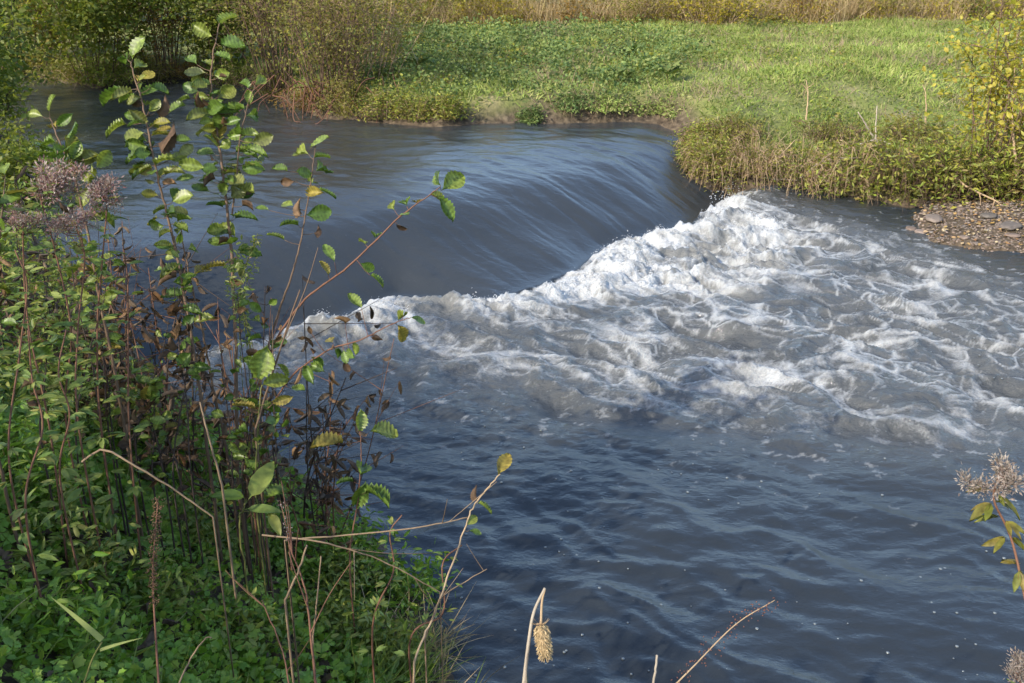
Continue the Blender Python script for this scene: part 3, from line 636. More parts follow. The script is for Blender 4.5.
for i, (px, py, rad, h, ns, nl, lm_, sm_, lab) in enumerate(RB):
    ns = int(ns*1.5)
    q = hit(px, py+6, -.12 if px < 722 else .04)
    shrub('brush_clump', lab, 'brush', (q[0], q[1]), rad*1.25, h*.82, int(ns*1.6), int(nl*2.2*(.6 if px > 840 else 1)), .05 if px < 840 else .078, M[lm_], M[sm_], seed=140+i, r0=.006, droop=.75, lo=.0, twig=4, T=QUADN, hv=(.3, 1.45))
# yellow sapling on the right
q = hit(985, 170)
shrub('yellow_sapling', 'tall slender sapling with yellow leaves at the right edge', 'sapling', (q[0], q[1]), .6, 3.0, 13, 1500, .075, M['sap_yellow'], M['stem_brown'], seed=170, r0=.013, lo=.25, twig=6, T=OVAL)
q = hit(1020, 172)
shrub('yellow_sapling', 'leaning sapling with a golden brown trunk half cut by the right edge', 'sapling', (q[0], q[1]), .5, 2.6, 11, 1100, .075, M['sap_yellow'], M['stem_straw'], seed=171, r0=.013, lo=.25, twig=5, T=OVAL)
# dead sticks
def stick(name, label, pts, r0, r1, mat, cat='stick', n=5, forks=0, seed=0):
    r = np.random.RandomState(seed+5); pp = spline(pts, 7)
    pp[1:-1] += r.normal(0, r0*.22, pp[1:-1].shape)
    e = 0 if pp[0][2] <= pp[-1][2] else -1; gp = pp[e].copy(); gp[2] = gz1(gp[0], gp[1])-.03
    if pp[e][2]-gp[2] > .06 and not name.startswith('dead'): pp = np.vstack([gp, pp]) if e == 0 else np.vstack([pp, gp])
    o = thing(name, pp[0], label, cat); mb = MB(); tube(mb, pp, r0, r1, n)
    if forks:
        fb = mb
        for k in range(forks):
            i = r.randint(len(pp)//3, len(pp)-1); L = np.linalg.norm(pp[-1]-pp[0])*r.uniform(.12, .3)
            dv = norm(norm(pp[-1]-pp[0])+rdir(1, .2, r)[0]*.9)*L
            tube(fb, spline([pp[i], pp[i]+dv*.5+r.normal(0, .02*L, 3), pp[i]+dv], 4), r0*.5, r1*.5, 4)
    mb.build('stem', mat, o)
    return o
stick('dead_stick', 'pale grey stick leaning left on the right bank brush', [P(877, 143, 13.3), P(868, 128, 13.2), P(858, 112, 13.1)], .018, .008, M['stem_grey'])
stick('dead_stick', 'upright pale stick crossing the leaning one', [P(876, 146, 13.2), P(876, 125, 13.1), P(877, 106, 13.1)], .013, .006, M['stem_grey'])
stick('dead_stick', 'long fallen branch reaching down to the gravel bar', [P(935, 160, 12.2), P(965, 185, 11.9), P(1000, 203, 11.7)], .018, .008, M['stem_straw'], forks=3)
stick('dead_stick', 'thin fallen branch lying along the waterline of the brush', [P(748, 176, 12.9), P(790, 180, 12.75), P(846, 180, 12.7)], .012, .006, M['stem_grey'], forks=3)
stick('dead_stick', 'bent dry cane over the dark water under the brush', [P(840, 140, 13.0), P(868, 156, 12.8), P(900, 175, 12.5)], .011, .005, M['stem_straw'], forks=2)
for i, (a, b, c, lab) in enumerate(((( 722, 168), (752, 172), (800, 178), 'long bent straw cane hanging along the left of the dry tangle'), ((742, 178), (775, 160), (795, 140), 'straw cane rising right out of the dry tangle'), ((760, 150), (790, 168), (815, 182), 'straw cane falling to the water in the dry tangle'), ((800, 178), (825, 160), (860, 158), 'grey cane arched over the ochre heart of the brush'), ((845, 150), (875, 140), (895, 146), 'grey bent stick lying below the crossed sticks'), ((905, 150), (930, 172), (955, 196), 'thin straw cane slanting to the gravel beside the fallen branch'), ((925, 130), (926, 105), (925, 88), 'upright dry cane left of the yellow sapling'), ((806, 120), (808, 95), (806, 80), 'upright dry stalk in the low brownish weeds'))):
    hb = hit(*a); dep = float((hb-CAM)@FW)-.25
    stick('dead_stick', lab, [P(*a, dep), P(*b, dep-.05), P(*c, dep-.1)], .012, .005, M['stem_grey' if 'grey' in lab else 'stem_straw'], forks=2, seed=50+i)
stick('dead_stick', 'straight golden cane standing at the far right', [P(1017, 178, 11.9), P(1014, 140, 11.9), P(1012, 115, 11.9)], .02, .012, M['stem_straw'])
stick('dead_stick', 'dry straw stalk arching from the osier roots', [P(385, 105, 18.2), P(372, 90, 18.2), P(368, 62, 18.3)], .012, .005, M['stem_straw'], forks=2)
# dangling roots of the osier clump
q = hit(322, 112); q[2] = .7; o = thing('root_mass', (q[0], q[1], .7), 'tangle of exposed brown roots hanging into the water at the bend', 'roots'); mb = MB()
for k in range(60):
    a = q+np.array([rng.normal(0, .45), rng.normal(0, .25), rng.uniform(.05, .45)]); b = a+np.array([rng.normal(0, .3), -rng.uniform(.1, .45), -rng.uniform(.2, .5)])
    tube(mb, spline([a, (a+b)/2+rng.normal(0, .08, 3), b], 4), .010, .004, 4)
mb.build('roots', M['stem_red'], o)

# --- gravel bar
n = 12000; x = rng.uniform(3.2, 8, n); y = rng.uniform(9, 13.5, n); k = sdist(x, y, BAR) > .0; x = x[k]; y = y[k]; n = len(x); z = ground_z(x, y)
mb = MB(); T = (ICO1[0]*(1+.15*_r.normal(size=(len(ICO1[0]), 1))), ICO1[1])
scatter(mb, T, np.stack([x, y, z], -1), rdir(n, 0)*[1, 1, .2]+.001, [0, 0, 1], np.stack([rng.uniform(.006, .022, n), rng.uniform(.006, .026, n), rng.uniform(.004, .012, n)], -1)*(1+.8*(rng.rand(n)[:, None] > .95)))
tag(mb.build('gravel', M['stone']), 'brown pebbles of the small gravel bar on the right', 'gravel', kind='stuff')
n = 3600; x = rng.uniform(3.2, 8, n); y = rng.uniform(9, 13.5, n); k = sdist(x, y, BAR) > .05; x = x[k]; y = y[k]; n = len(x); z = ground_z(x, y)
mb = MB(); scatter(mb, OVAL, np.stack([x, y, z+.02], -1), rdir(n, 0)*[1, 1, .2], rdir(n, 2), rng.uniform(.025, .06, n))
tag(mb.build('fallen_leaves', M['litter']), 'yellow and brown fallen leaves littering the gravel bar', 'leaves', kind='stuff')
def stone(label, px, py, z, a, b, c, seed):
    r = np.random.RandomState(seed); V = ICO4[0].copy()
    f = 1+.22*noise(V[:, 0]*1.3+seed, V[:, 1]*1.3+V[:, 2], seed)+.10*noise(V[:, 0]*3+V[:, 2]*2, V[:, 1]*3, seed+1)
    V = V*f[:, None]; V[:, 2] = np.where(V[:, 2] > .55, .55+(V[:, 2]-.55)*.4, V[:, 2])
    q = G(px, py, z); a_ = r.uniform(0, PI); R = np.array([[math.cos(a_), -math.sin(a_), 0], [math.sin(a_), math.cos(a_), 0], [0, 0, 1]])
    gz = max(float(ground_z(np.array([q[0]]), np.array([q[1]]))[0]), -.02)
    mb = MB(); mb.add((V*[a*.75, b*.75, c*.5])@R.T, ICO4[1]); o = mb.build('stone', M['stone']); o.location = (q[0], q[1], gz+c*.3); tag(o, label, 'stone', 'stones on the gravel bar'); return o
stone('pale flat stone at the near tip of the gravel bar', 912, 223, .06, .10, .08, .05, 1)
stone('long grey stone, biggest at the water edge of the bar', 934, 217, .08, .20, .12, .08, 2)
stone('pinkish stone touching the water at the bar tip', 922, 227, .06, .10, .09, .07, 3)
stone('grey round stone in the middle of the gravel bar', 988, 219, .1, .12, .1, .08, 4)
stone('grey flat stone at the right end of the gravel bar', 1010, 228, .1, .2, .13, .08, 5)
stone('small whitish stone at the right end of the bar beside the flat grey stone', 1013, 234, .1, .11, .06, .05, 6)
stone('small brown stone at the back of the bar under the fallen branch', 960, 206, .12, .09, .08, .05, 7)
stone('small dark stone on the near slope of the bar', 965, 235, .08, .07, .06, .05, 8)
# ------------------------------------------------------------------ near left bank
# ground cover
x, y, z, d = land_pts(130000, -4.8, .5, 1.2, 9.0, .06, lambda x, y, d: np.clip(.72+.8*noise(x*2.2, y*2.2, 300), .15, 1)*ss(.02, .35, d)*(.25+.75*ss(7.5, 5.5, y))*.6)
n = len(x); mb = MB(); hh = .03+.17*np.clip(.4+noise(x*1.6, y*1.6, 301), 0, 1)*ss(.1, .6, d)
scatter(mb, LOBED, np.stack([x, y, z+.01+hh*rng.rand(n)**.5], -1), rdir(n, -.05), rdir(n, 1.5)+np.array([0, -.25, 0]), rng.uniform(.02, .058, n)*(.7+.6*np.clip(.5+noise(x*1.2, y*1.2, 310), 0, 1)))
tag(mb.build('ground_cover', M['cover']), 'dense low green lobed leaves carpeting the near bank', 'ground cover', kind='stuff')
x, y, z, d = land_pts(16000, -4.6, .5, 1.2, 6.8, .04, lambda x, y, d: np.clip(.35+noise(x*1.6, y*1.6, 304), .05, 1))
n = len(x); mb = MB()
scatter(mb, BLADE, np.stack([x, y, z-.01], -1), rdir(n, .9), rdir(n, .3), np.stack([rng.uniform(.08, .16, n), rng.uniform(.1, .3, n), rng.uniform(.1, .25, n)], -1))
tag(mb.build('bank_grass', M['herb']), 'thin grass blades poking through the near ground cover', 'grass', kind='stuff')
x, y, z, d = land_pts(2600, -4.6, .5, 1.2, 6.8, .04, lambda x, y, d: np.clip(.3+1.2*noise(x*1.4, y*1.4, 312), .05, 1))
n = len(x); mb = MB(); scatter(mb, BLADE, np.stack([x, y, z], -1), rdir(n, .6), rdir(n, .3), np.stack([rng.uniform(.06, .1, n), rng.uniform(.12, .34, n), rng.uniform(.15, .4, n)], -1))
tag(mb.build('bleached_grass', M['straw']), 'scattered bleached grass blades among the near ground cover', 'grass', kind='stuff')
x, y, z, d = land_pts(5000, -4.6, .5, 1.2, 6.8, .05, lambda x, y, d: .5+0*x)
n = len(x); mb = MB()
scatter(mb, ALDER_CURL, np.stack([x, y, z+.01+.06*rng.rand(n)], -1), rdir(n, 0), rdir(n, .6), rng.uniform(.03, .075, n))
tag(mb.build('leaf_litter', M['dead_dark']), 'dark withered leaf litter under the near bank plants', 'leaf litter', kind='stuff')

def gz1(x, y): return float(ground_z(np.array([x]), np.array([y]))[0])
def down_to_ground(p):                 # base point below a stem's first point
    return np.array([p[0], p[1], gz1(p[0], p[1])-.03])
# alder saplings: stems and leaves as read off the plant
def plant(name, label, cat, stems, stemmat='stem_brown', base=None):
    """stems: list of dict(pts=[(px,py,depth)], r=(r0,r1), leaves=[(px,py,len_px,kind)], rnd=(n,t0,t1,len_px))"""
    S3 = [np.array([P(*q) for q in s['pts']]) for s in stems]
    b = down_to_ground(S3[0][0]) if base is None else base
    o = thing(name, b, label, cat)
    for s, sp in zip(stems, S3):
        if s.get('root', True):
            g0 = down_to_ground(sp[0])
            if sp[0][2]-g0[2] > .04: sp = np.vstack([g0+(0 if base is None else .25)*(b-g0), sp])
        pp = spline(sp, 8); r0, r1 = s.get('r', (.008, .002))
        pp[2:-1] += rng.normal(0, r1*.5, pp[2:-1].shape)
        smb = MB(); tube(smb, pp, r0*.72, r1*.8, 6)
        cum = np.linspace(0, 1, len(pp)); bags = {}; pet = smb; npet = 0
        LV = list(s.get('leaves', ()))
        if 'rnd' in s:
            for _ in range(s['rnd'][0]):
                t = rng.uniform(s['rnd'][1], s['rnd'][2]); i = int(t*(len(pp)-1)); c = pp[i]
                dd = c-CAM; dep = float(dd@FW); a = rng.uniform(0, 2*PI); L = s['rnd'][3]*rng.uniform(.5, 1.25)
                qx = 512+float(dd@RT)/dep*FPX; qy = 341.5-float(dd@UP)/dep*FPX
                LV.append((qx+math.cos(a)*L*.8, qy-math.sin(a)*L*.55, L, s['rnd'][4] if len(s['rnd']) > 4 and rng.rand() < .35 else ('withered' if rng.rand() < .10 else 'yellow_green' if rng.rand() < .07 else s.get('kind', 'alder'))))
        dpp = (pp-CAM); dep_ = dpp@FW; PX = 512+(dpp@RT)/dep_*FPX; PY = 341.5-(dpp@UP)/dep_*FPX
        for lx, ly, L, kind in LV:
            i = int(np.argmin((PX-lx)**2+(PY-ly-4)**2)); b0 = pp[i]; dp = dep_[i]
            c = P(lx, ly, dp+rng.uniform(-.06, .06)); ax = c-b0
            if np.linalg.norm(ax) < .01: ax = UP*.02+RT*.01
            ax = norm(ax)*1.0 + rng.normal(0, .16, 3); ax = norm(ax); Lm = L/FPX*dp*1.0
            if kind == 'withered': Lm *= .72
            st = c-ax*Lm*.5
            nr = np.array([0, 0, 1.])*.65+norm(CAM-c)*.6+rng.normal(0, .45, 3)
            if kind == 'withered': nr = rng.normal(0, 1, 3)
            bags.setdefault(kind, []).append((st, ax, nr, Lm))
            if np.linalg.norm(st-b0) > .004: tube(pet, spline([b0, (b0+st)/2+[0, 0, -.004], st], 2), .0016, .0011, 4); npet += 1
        for kind, ls in bags.items():
            mb = MB(); T = {'alder': ALDER, 'withered': ALDER_CURL, 'yellow_green': ALDER, 'broad': BROAD, 'lance': LANCE}[kind]
            mt = {'broad': 'herb', 'lance': 'agrimony'}.get(kind, kind)
            Ls = np.array([l[3] for l in ls])*.93; nn = len(Ls); scatter(mb, T, [l[0] for l in ls], np.array([l[1] for l in ls]), np.array([l[2] for l in ls]), np.stack([Ls*rng.uniform(.75, 1.2, nn), Ls, Ls*rng.uniform(.4, 2.2, nn)], -1))
            nm = {'withered': 'withered_leaves', 'yellow_green': 'yellow_leaves'}.get(kind, 'leaves')
            c = mb.build(nm, M[mt], o, attrs={'rib': np.tile(RIB, nn)} if T is ALDER else None)
            if kind == 'withered': c['label'] = 'curled brown withered leaves'
            if kind == 'yellow_green': c['label'] = 'yellowing leaves'
        smb.build('stem', M[s.get('mat', stemmat)], o)
    return o
A_, W_, Yl = 'alder', 'withered', 'yellow_green'
DA = 4.25
SA = dict(pts=[(238, 470, 4.3), (236, 360, DA), (232, 260, DA), (226, 200, DA), (217, 130, DA), (211, 85, DA), (214, 50, DA), (220, 22, DA)], r=(.014, .003),
  leaves=[(226, 17, 24, A_), (201, 30, 24, A_), (232, 43, 24, A_), (222, 55, 20, A_), (191, 59, 21, A_), (194, 72, 24, A_), (222, 74, 20, A_), (202, 83, 22, A_), (190, 88, 20, A_), (216, 92, 20, A_), (175, 107, 22, A_), (199, 115, 24, A_), (183, 98, 14, A_), (200, 131, 18, A_), (232, 121, 20, A_), (219, 137, 18, A_), (205, 152, 22, A_), (212, 166, 24, A_), (240, 158, 24, A_), (206, 178, 26, A_), (230, 170, 24, A_), (200, 188, 22, A_), (246, 150, 22, A_), (224, 185, 24, A_), (213, 140, 20, A_), (216, 105, 20, A_), (208, 62, 18, A_), (248, 192, 16, W_)],
  rnd=(70, .34, .80, 21))
SA2 = dict(pts=[(232, 215, DA), (236, 180, DA), (240, 140, DA-.05), (248, 105, DA-.08), (256, 84, DA-.1)], root=False, r=(.006, .002),
  leaves=[(249, 97, 18, A_), (261, 80, 18, A_), (247, 84, 17, A_), (241, 107, 18, A_), (254, 115, 22, A_), (263, 139, 24, A_), (249, 133, 20, A_), (256, 150, 22, A_), (238, 128, 20, A_)], rnd=(10, .1, .6, 22))
SD = dict(pts=[(246, 440, 4.2), (270, 340, 4.15), (290, 280, 4.1), (300, 245, 4.1), (308, 200, 4.1), (313, 165, 4.1), (316, 146, 4.1)], r=(.009, .002),
  leaves=[(319, 141, 25, A_), (300, 151, 26, A_), (324, 168, 30, A_), (287, 182, 24, W_), (305, 173, 20, A_), (328, 192, 22, A_), (313, 192, 20, Yl), (320, 213, 28, A_), (298, 209, 20, W_), (287, 204, 18, A_), (262, 208, 14, A_), (290, 222, 20, A_), (280, 168, 16, A_), (322, 155, 20, A_), (312, 180, 20, A_), (276, 235, 20, A_), (318, 232, 16, W_)])
SE = dict(pts=[(250, 440, 4.2), (268, 360, 4.15), (300, 305, 4.05), (350, 265, 3.95), (400, 217, 3.9), (428, 196, 3.9), (440, 187, 3.9)], r=(.009, .002), mat='stem_red',
  leaves=[(454, 181, 32, A_), (439, 197, 20, A_), (447, 208, 29, A_), (417, 201, 18, Yl), (405, 201, 20, A_), (404, 214, 18, A_), (402, 227, 18, W_), (376, 234, 20, A_), (363, 241, 16, A_), (329, 252, 24, A_), (325, 267, 18, Yl), (368, 267, 18, A_), (378, 279, 18, A_), (436, 178, 20, A_), (392, 205, 16, A_)])
SF = dict(pts=[(262, 450, 4.2), (285, 385, 4.15), (325, 352, 4.05), (360, 340, 4.0), (390, 325, 4.0), (408, 318, 4.0)], r=(.007, .002), mat='stem_red',
  leaves=[(355, 300, 22, A_), (402, 314, 18, A_), (419, 320, 18, A_), (402, 334, 22, Yl), (377, 338, 14, W_), (343, 319, 14, W_), (345, 357, 16, A_), (347, 367, 18, W_), (330, 340, 18, Yl), (310, 330, 14, W_), (318, 362, 18, A_), (338, 352, 16, A_)], rnd=(8, .35, .7, 18, W_))
SG = dict(pts=[(228, 460, 4.3), (212, 380, 4.25), (200, 320, 4.2), (188, 270, 4.2), (180, 225, 4.2)], r=(.010, .003), rnd=(14, .45, 1, 22, W_))
plant('alder_sapling', 'tall multi stemmed alder sapling with fresh green pleated leaves', 'sapling', [SA, SA2, SD, SE, SF, SG], base=down_to_ground(P(240, 490, 4.3)))
SB = dict(pts=[(205, 430, 4.15), (192, 340, 4.1), (178, 260, 4.1), (165, 205, 4.1), (154, 160, 4.05), (144, 110, 4.05), (133, 72, 4.05), (131, 62, 4.05)], r=(.011, .003),
  leaves=[(137, 46, 28, A_), (140, 64, 22, A_), (124, 58, 18, A_), (110, 94, 32, A_), (151, 90, 32, A_), (139, 117, 20, A_), (114, 126, 24, A_), (136, 145, 22, A_), (133, 155, 18, A_), (140, 163, 24, A_), (164, 129, 18, Yl), (168, 140, 32, W_), (182, 139, 16, A_), (178, 157, 22, A_), (190, 165, 26, A_), (172, 170, 22, A_), (169, 183, 22, W_), (160, 88, 18, A_), (186, 150, 20, A_), (152, 172, 18, A_), (185, 178, 20, A_)], rnd=(62, .34, .85, 21))
plant('alder_sapling', 'alder sapling second from the left, topped by one upright ribbed leaf', 'sapling', [SB])
SCt = dict(pts=[(120, 400, 3.95), (100, 300, 3.9), (85, 220, 3.9), (72, 170, 3.9), (58, 138, 3.9), (50, 118, 3.9)], r=(.010, .003),
  leaves=[(50, 102, 22, A_), (34, 114, 18, A_), (64, 120, 22, A_), (73, 131, 20, A_), (46, 142, 24, A_), (88, 161, 24, A_), (104, 159, 24, A_), (52, 125, 18, Yl), (76, 150, 20, A_), (62, 160, 20, A_)], rnd=(52, .28, .82, 21))
plant('alder_sapling', 'short alder sapling at the far left among the pinkish seed heads', 'sapling', [SCt])
SL = dict(pts=[(-8, 420, 3.4), (-4, 300, 3.35), (0, 230, 3.3), (4, 190, 3.3)], r=(.009, .003), leaves=[(4, 168, 22, A_), (10, 190, 20, A_), (6, 206, 26, A_), (2, 225, 24, A_)], rnd=(20, .4, 1, 24, Yl))
plant('alder_sapling', 'alder sapling cut by the left edge of the picture', 'sapling', [SL])
STW = dict(pts=[(350, 560, 4.1), (358, 500, 4.1), (361, 460, 4.1), (360, 430, 4.1)], r=(.006, .0025), mat='stem_red',
  leaves=[(361, 421, 22, A_), (386, 431, 34, A_), (328, 441, 34, Yl), (363, 467, 28, A_), (378, 492, 34, A_), (360, 497, 26, A_), (345, 480, 18, A_)])
plant('alder_twig', 'low alder shoot with one long yellow leaf by the water edge', 'sapling', [STW])
SY = dict(pts=[(414, 672, 3.35), (432, 620, 3.4), (452, 565, 3.45), (470, 515, 3.5), (478, 500, 3.5), (493, 482, 3.5), (500, 474, 3.5)], r=(.0065, .0025), mat='stem_straw',
  leaves=[(504, 463, 30, Yl), (475, 494, 18, W_), (486, 506, 18, A_), (472, 520, 16, A_), (476, 532, 14, A_)])
plant('leaning_shoot', 'slender leaning shoot ending in a single yellow leaf over the dark water', 'shoot', [SY])
r3 = np.random.RandomState(31)
# broad leaf plants low in the thicket
SBL = dict(pts=[(258, 520, 4.0), (256, 470, 3.95), (258, 420, 3.9), (262, 385, 3.9)], r=(.006, .003), mat='stem_green', kind='alder',
  leaves=[(262, 364, 34, A_), (276, 381, 28, A_), (244, 404, 28, Yl), (261, 450, 22, A_), (282, 400, 22, Yl), (240, 430, 24, A_)], rnd=(6, .3, .9, 22, W_))
plant('broad_leaf_shoot', 'shoot with large rounded leaves in the middle of the dark thicket', 'shoot', [SBL])
SDK = dict(pts=[(240, 525, 3.9), (243, 512, 3.9), (246, 500, 3.9)], r=(.006, .004), mat='stem_green', leaves=[(262, 478, 50, 'broad'), (264, 508, 40, 'broad'), (230, 494, 34, 'broad'), (275, 522, 30, 'broad')])
plant('dock_plant', 'dock with long tongue shaped leaves under the alder', 'plant', [SDK])

for i in range(16):
    bx_ = r3.uniform(20, 330); by_ = np.interp(bx_, [0, 110, 200, 335], [430, 470, 500, 520])-r3.uniform(0, 40); d_ = np.interp(bx_, [0, 120, 335], [3.5, 4.0, 4.1])
    hgt = r3.uniform(90, 210); lean = r3.normal(0, 22)
    plant('alder_shoot', 'low twiggy alder shoot in the tangle at the foot of the saplings', 'shoot', [dict(pts=[(bx_, by_, d_), (bx_+lean*.3, by_-hgt*.4, d_), (bx_+lean*.8, by_-hgt*.75, d_), (bx_+lean, by_-hgt, d_)], r=(.006, .002), mat='stem_dark', rnd=(int(r3.uniform(16, 34)), .25, 1, r3.uniform(13, 20), 'withered'))])
# hemp agrimony: opposite leaves and fluffy heads
def agrimony(label, pts, head, hsize, pink=True, pairs=17, L=.085, seed=0, t0=.08, r0=.0042, lmat='agrimony', hang=0.):
    r = np.random.RandomState(seed+900); sp = np.array([P(*q) for q in pts]); g0 = down_to_ground(sp[0])
    if sp[0][2]-g0[2] > .03: sp = np.vstack([g0, sp])
    sp[1:-1] += r.normal(0, .025, sp[1:-1].shape); pp = spline(sp, 8); o = thing('hemp_agrimony', g0, label, 'plant')
    mb = MB(); tube(mb, pp, r0, .0025, 5); mb.build('stem', M['stem_red'], o)
    lm = MB(); a = r.uniform(0, PI); tops = pp[-1]
    for k in range(pairs):
        t = t0+(.97-t0)*k/pairs; i = int(t*(len(pp)-1)); a += PI/2+r.normal(0, .2)
        for s in (0, PI):
            dd = np.array([math.cos(a+s), math.sin(a+s), r.uniform(-.1, .5)-hang])
            for da, sc in ((0, 1), (.5, .75), (-.5, .75)):
                c, s_ = math.cos(da), math.sin(da); d2 = np.array([dd[0]*c-dd[1]*s_, dd[0]*s_+dd[1]*c, dd[2]])
                scatter(lm, LANCE, [pp[i]+norm(dd)*.012], d2[None], np.array([[0, 0, 1.]])+r.normal(0, .3, (1, 3))-.3*dd, L*sc*r.uniform(.7, 1.15)*(1-.35*t)*np.ones(1))
    lm.build('leaves', M[lmat], o)
    if head:
        hm = MB(); tw = MB()
        for k in range(head):
            e = tops+np.array([r.normal(0, hsize*.8), r.normal(0, hsize*.7), r.uniform(-.6, .9)*hsize])
            b = pp[max(0, len(pp)-1-r.randint(2, 8))]; tube(tw, spline([b, (b+e)/2+[0, 0, -.01], e], 3), .0018, .001, 4)
            n = 170; pos = e+r.normal(0, .27*hsize, (n, 3)); dv = norm(pos-e+r.normal(0, .01, (n, 3))+np.array([0, 0, .01]))
            scatter(hm, QUADN, pos, dv, rdir(n, 0, r), r.uniform(.12, .32, n)*hsize*1.2)
        tw.build('head_stalks', M['stem_red'], o); hm.build('seed_head', M['fluff_pink' if pink else 'fluff'], o)
    return o
agrimony('hemp agrimony with the largest pinkish seed head, at the left', [(68, 420, 3.7), (62, 330, 3.65), (58, 250, 3.6), (52, 205, 3.6), (50, 185, 3.6)], 9, .055, seed=1)
agrimony('hemp agrimony with a pale fluffy seed head beside the big pink one', [(95, 420, 3.75), (92, 330, 3.7), (96, 260, 3.65), (100, 215, 3.65), (102, 195, 3.65)], 8, .05, seed=2)
agrimony('hemp agrimony leaning left with a small dark pink seed head', [(40, 430, 3.5), (34, 330, 3.5), (28, 260, 3.5), (24, 215, 3.5)], 5, .04, seed=3)
agrimony('hemp agrimony with a drooping mauve head between the pink and pale ones', [(80, 430, 3.55), (78, 330, 3.55), (74, 260, 3.55), (76, 225, 3.55)], 6, .045, seed=4)
agrimony('headless leafy agrimony stem at the left edge', [(10, 460, 3.3), (12, 360, 3.3), (16, 290, 3.3), (15, 250, 3.3)], 0, .04, seed=5, pairs=12)
agrimony('headless leafy agrimony stem right of the pale seed head', [(120, 440, 3.8), (122, 350, 3.8), (128, 280, 3.8), (124, 250, 3.8)], 0, .04, seed=6, pairs=10)
agrimony('short bright green agrimony low in the left thicket', [(60, 470, 3.4), (64, 420, 3.4), (62, 370, 3.4), (66, 330, 3.4)], 0, .04, seed=7, pairs=8, L=.1)
agrimony('agrimony with yellowing leaves above the ground cover at left', [(20, 500, 3.1), (24, 440, 3.1), (30, 380, 3.1), (28, 330, 3.1)], 0, .04, seed=8, pairs=9)
# right edge
agrimony('hemp agrimony with big whitish fluffy seed head at the right edge', [(1085, 760, 2.7), (1050, 640, 2.72), (1024, 550, 2.75), (1004, 500, 2.75), (998, 478, 2.75)], 10, .042, pink=False, seed=9, pairs=5, L=.11, t0=.55, r0=.005, lmat='yellow_green', hang=.7)
agrimony('hemp agrimony with a brown seed head in the lower right corner', [(1080, 780, 2.6), (1040, 710, 2.6), (1016, 672, 2.6)], 6, .032, pink=False, seed=10, pairs=2, t0=.5)

# dark thicket: dead stalks with hanging leaves
def dead_stalk(label, base, h, lean, nl, seed, mat='stem_dark', lmat='dead_dark', forks=4, r0=.006, L=.09):
    r = np.random.RandomState(seed+700); b = np.array([base[0], base[1], gz1(*base)-.03])
    tip = b+np.array([lean[0], lean[1], h]); pp = spline([b, (b+tip)/2+r.normal(0, .05, 3), tip], 8); tops = [pp]
    o = thing('dead_stalk', b, label, 'dead plant', 'dead stalks in the bank thicket'); mb = MB(); tube(mb, pp, r0, r0*.35, 5)
    for k in range(forks):
        i = r.randint(4, len(pp)-1); dd = rdir(1, .5, r)[0]*h*r.uniform(.15, .35); q = spline([pp[i], pp[i]+dd*.5, pp[i]+dd], 3); tube(mb, q, r0*.45, r0*.2, 4); tops.append(q)
    mb.build('stem', M[mat], o)
    if nl:
        al = np.concatenate(tops); k = r.randint(0, len(al), nl); lm = MB(); dd = rdir(nl, -1.0, r)
        scatter(lm, ALDER_CURL, al[k], dd, rdir(nl, 0, r), np.stack([np.full(nl, L*.55), r.uniform(.5, 1.3, nl)*L, np.full(nl, L*.6)], -1)); lm.build('withered_leaves', M[lmat], o)
    return o
spots = []
r2 = np.random.RandomState(77)
WHERE = ['below the tall alder', 'left of the tall alder', 'behind the broad leaf shoot', 'at the foot of the second alder', 'under the seed heads', 'beside the dock', 'at the water edge', 'near the left thicket edge']
for i in range(64):
    px = r2.uniform(50, 340); py = np.interp(px, [50, 110, 200, 335], [440, 470, 500, 520])+r2.uniform(-60, 20)
    q = G(px, py, .45)
    if -sdist(np.array([q[0]]), np.array([q[1]]), RIVER)[0] < .05: q = q+np.array([-.25, -.35, 0])
    h = r2.uniform(.45, 1.4); dark = r2.rand() < .55
    dead_stalk('thin dead brown stalk in the tangle at the foot of the alders', (q[0], q[1]), h, r2.normal(0, .14, 2), r2.randint(8, 34), i, 'stem_dark' if dark else 'stem_red', 'dead_dark' if dark else 'withered', forks=8, r0=r2.uniform(.003, .007), L=r2.uniform(.05, .09))
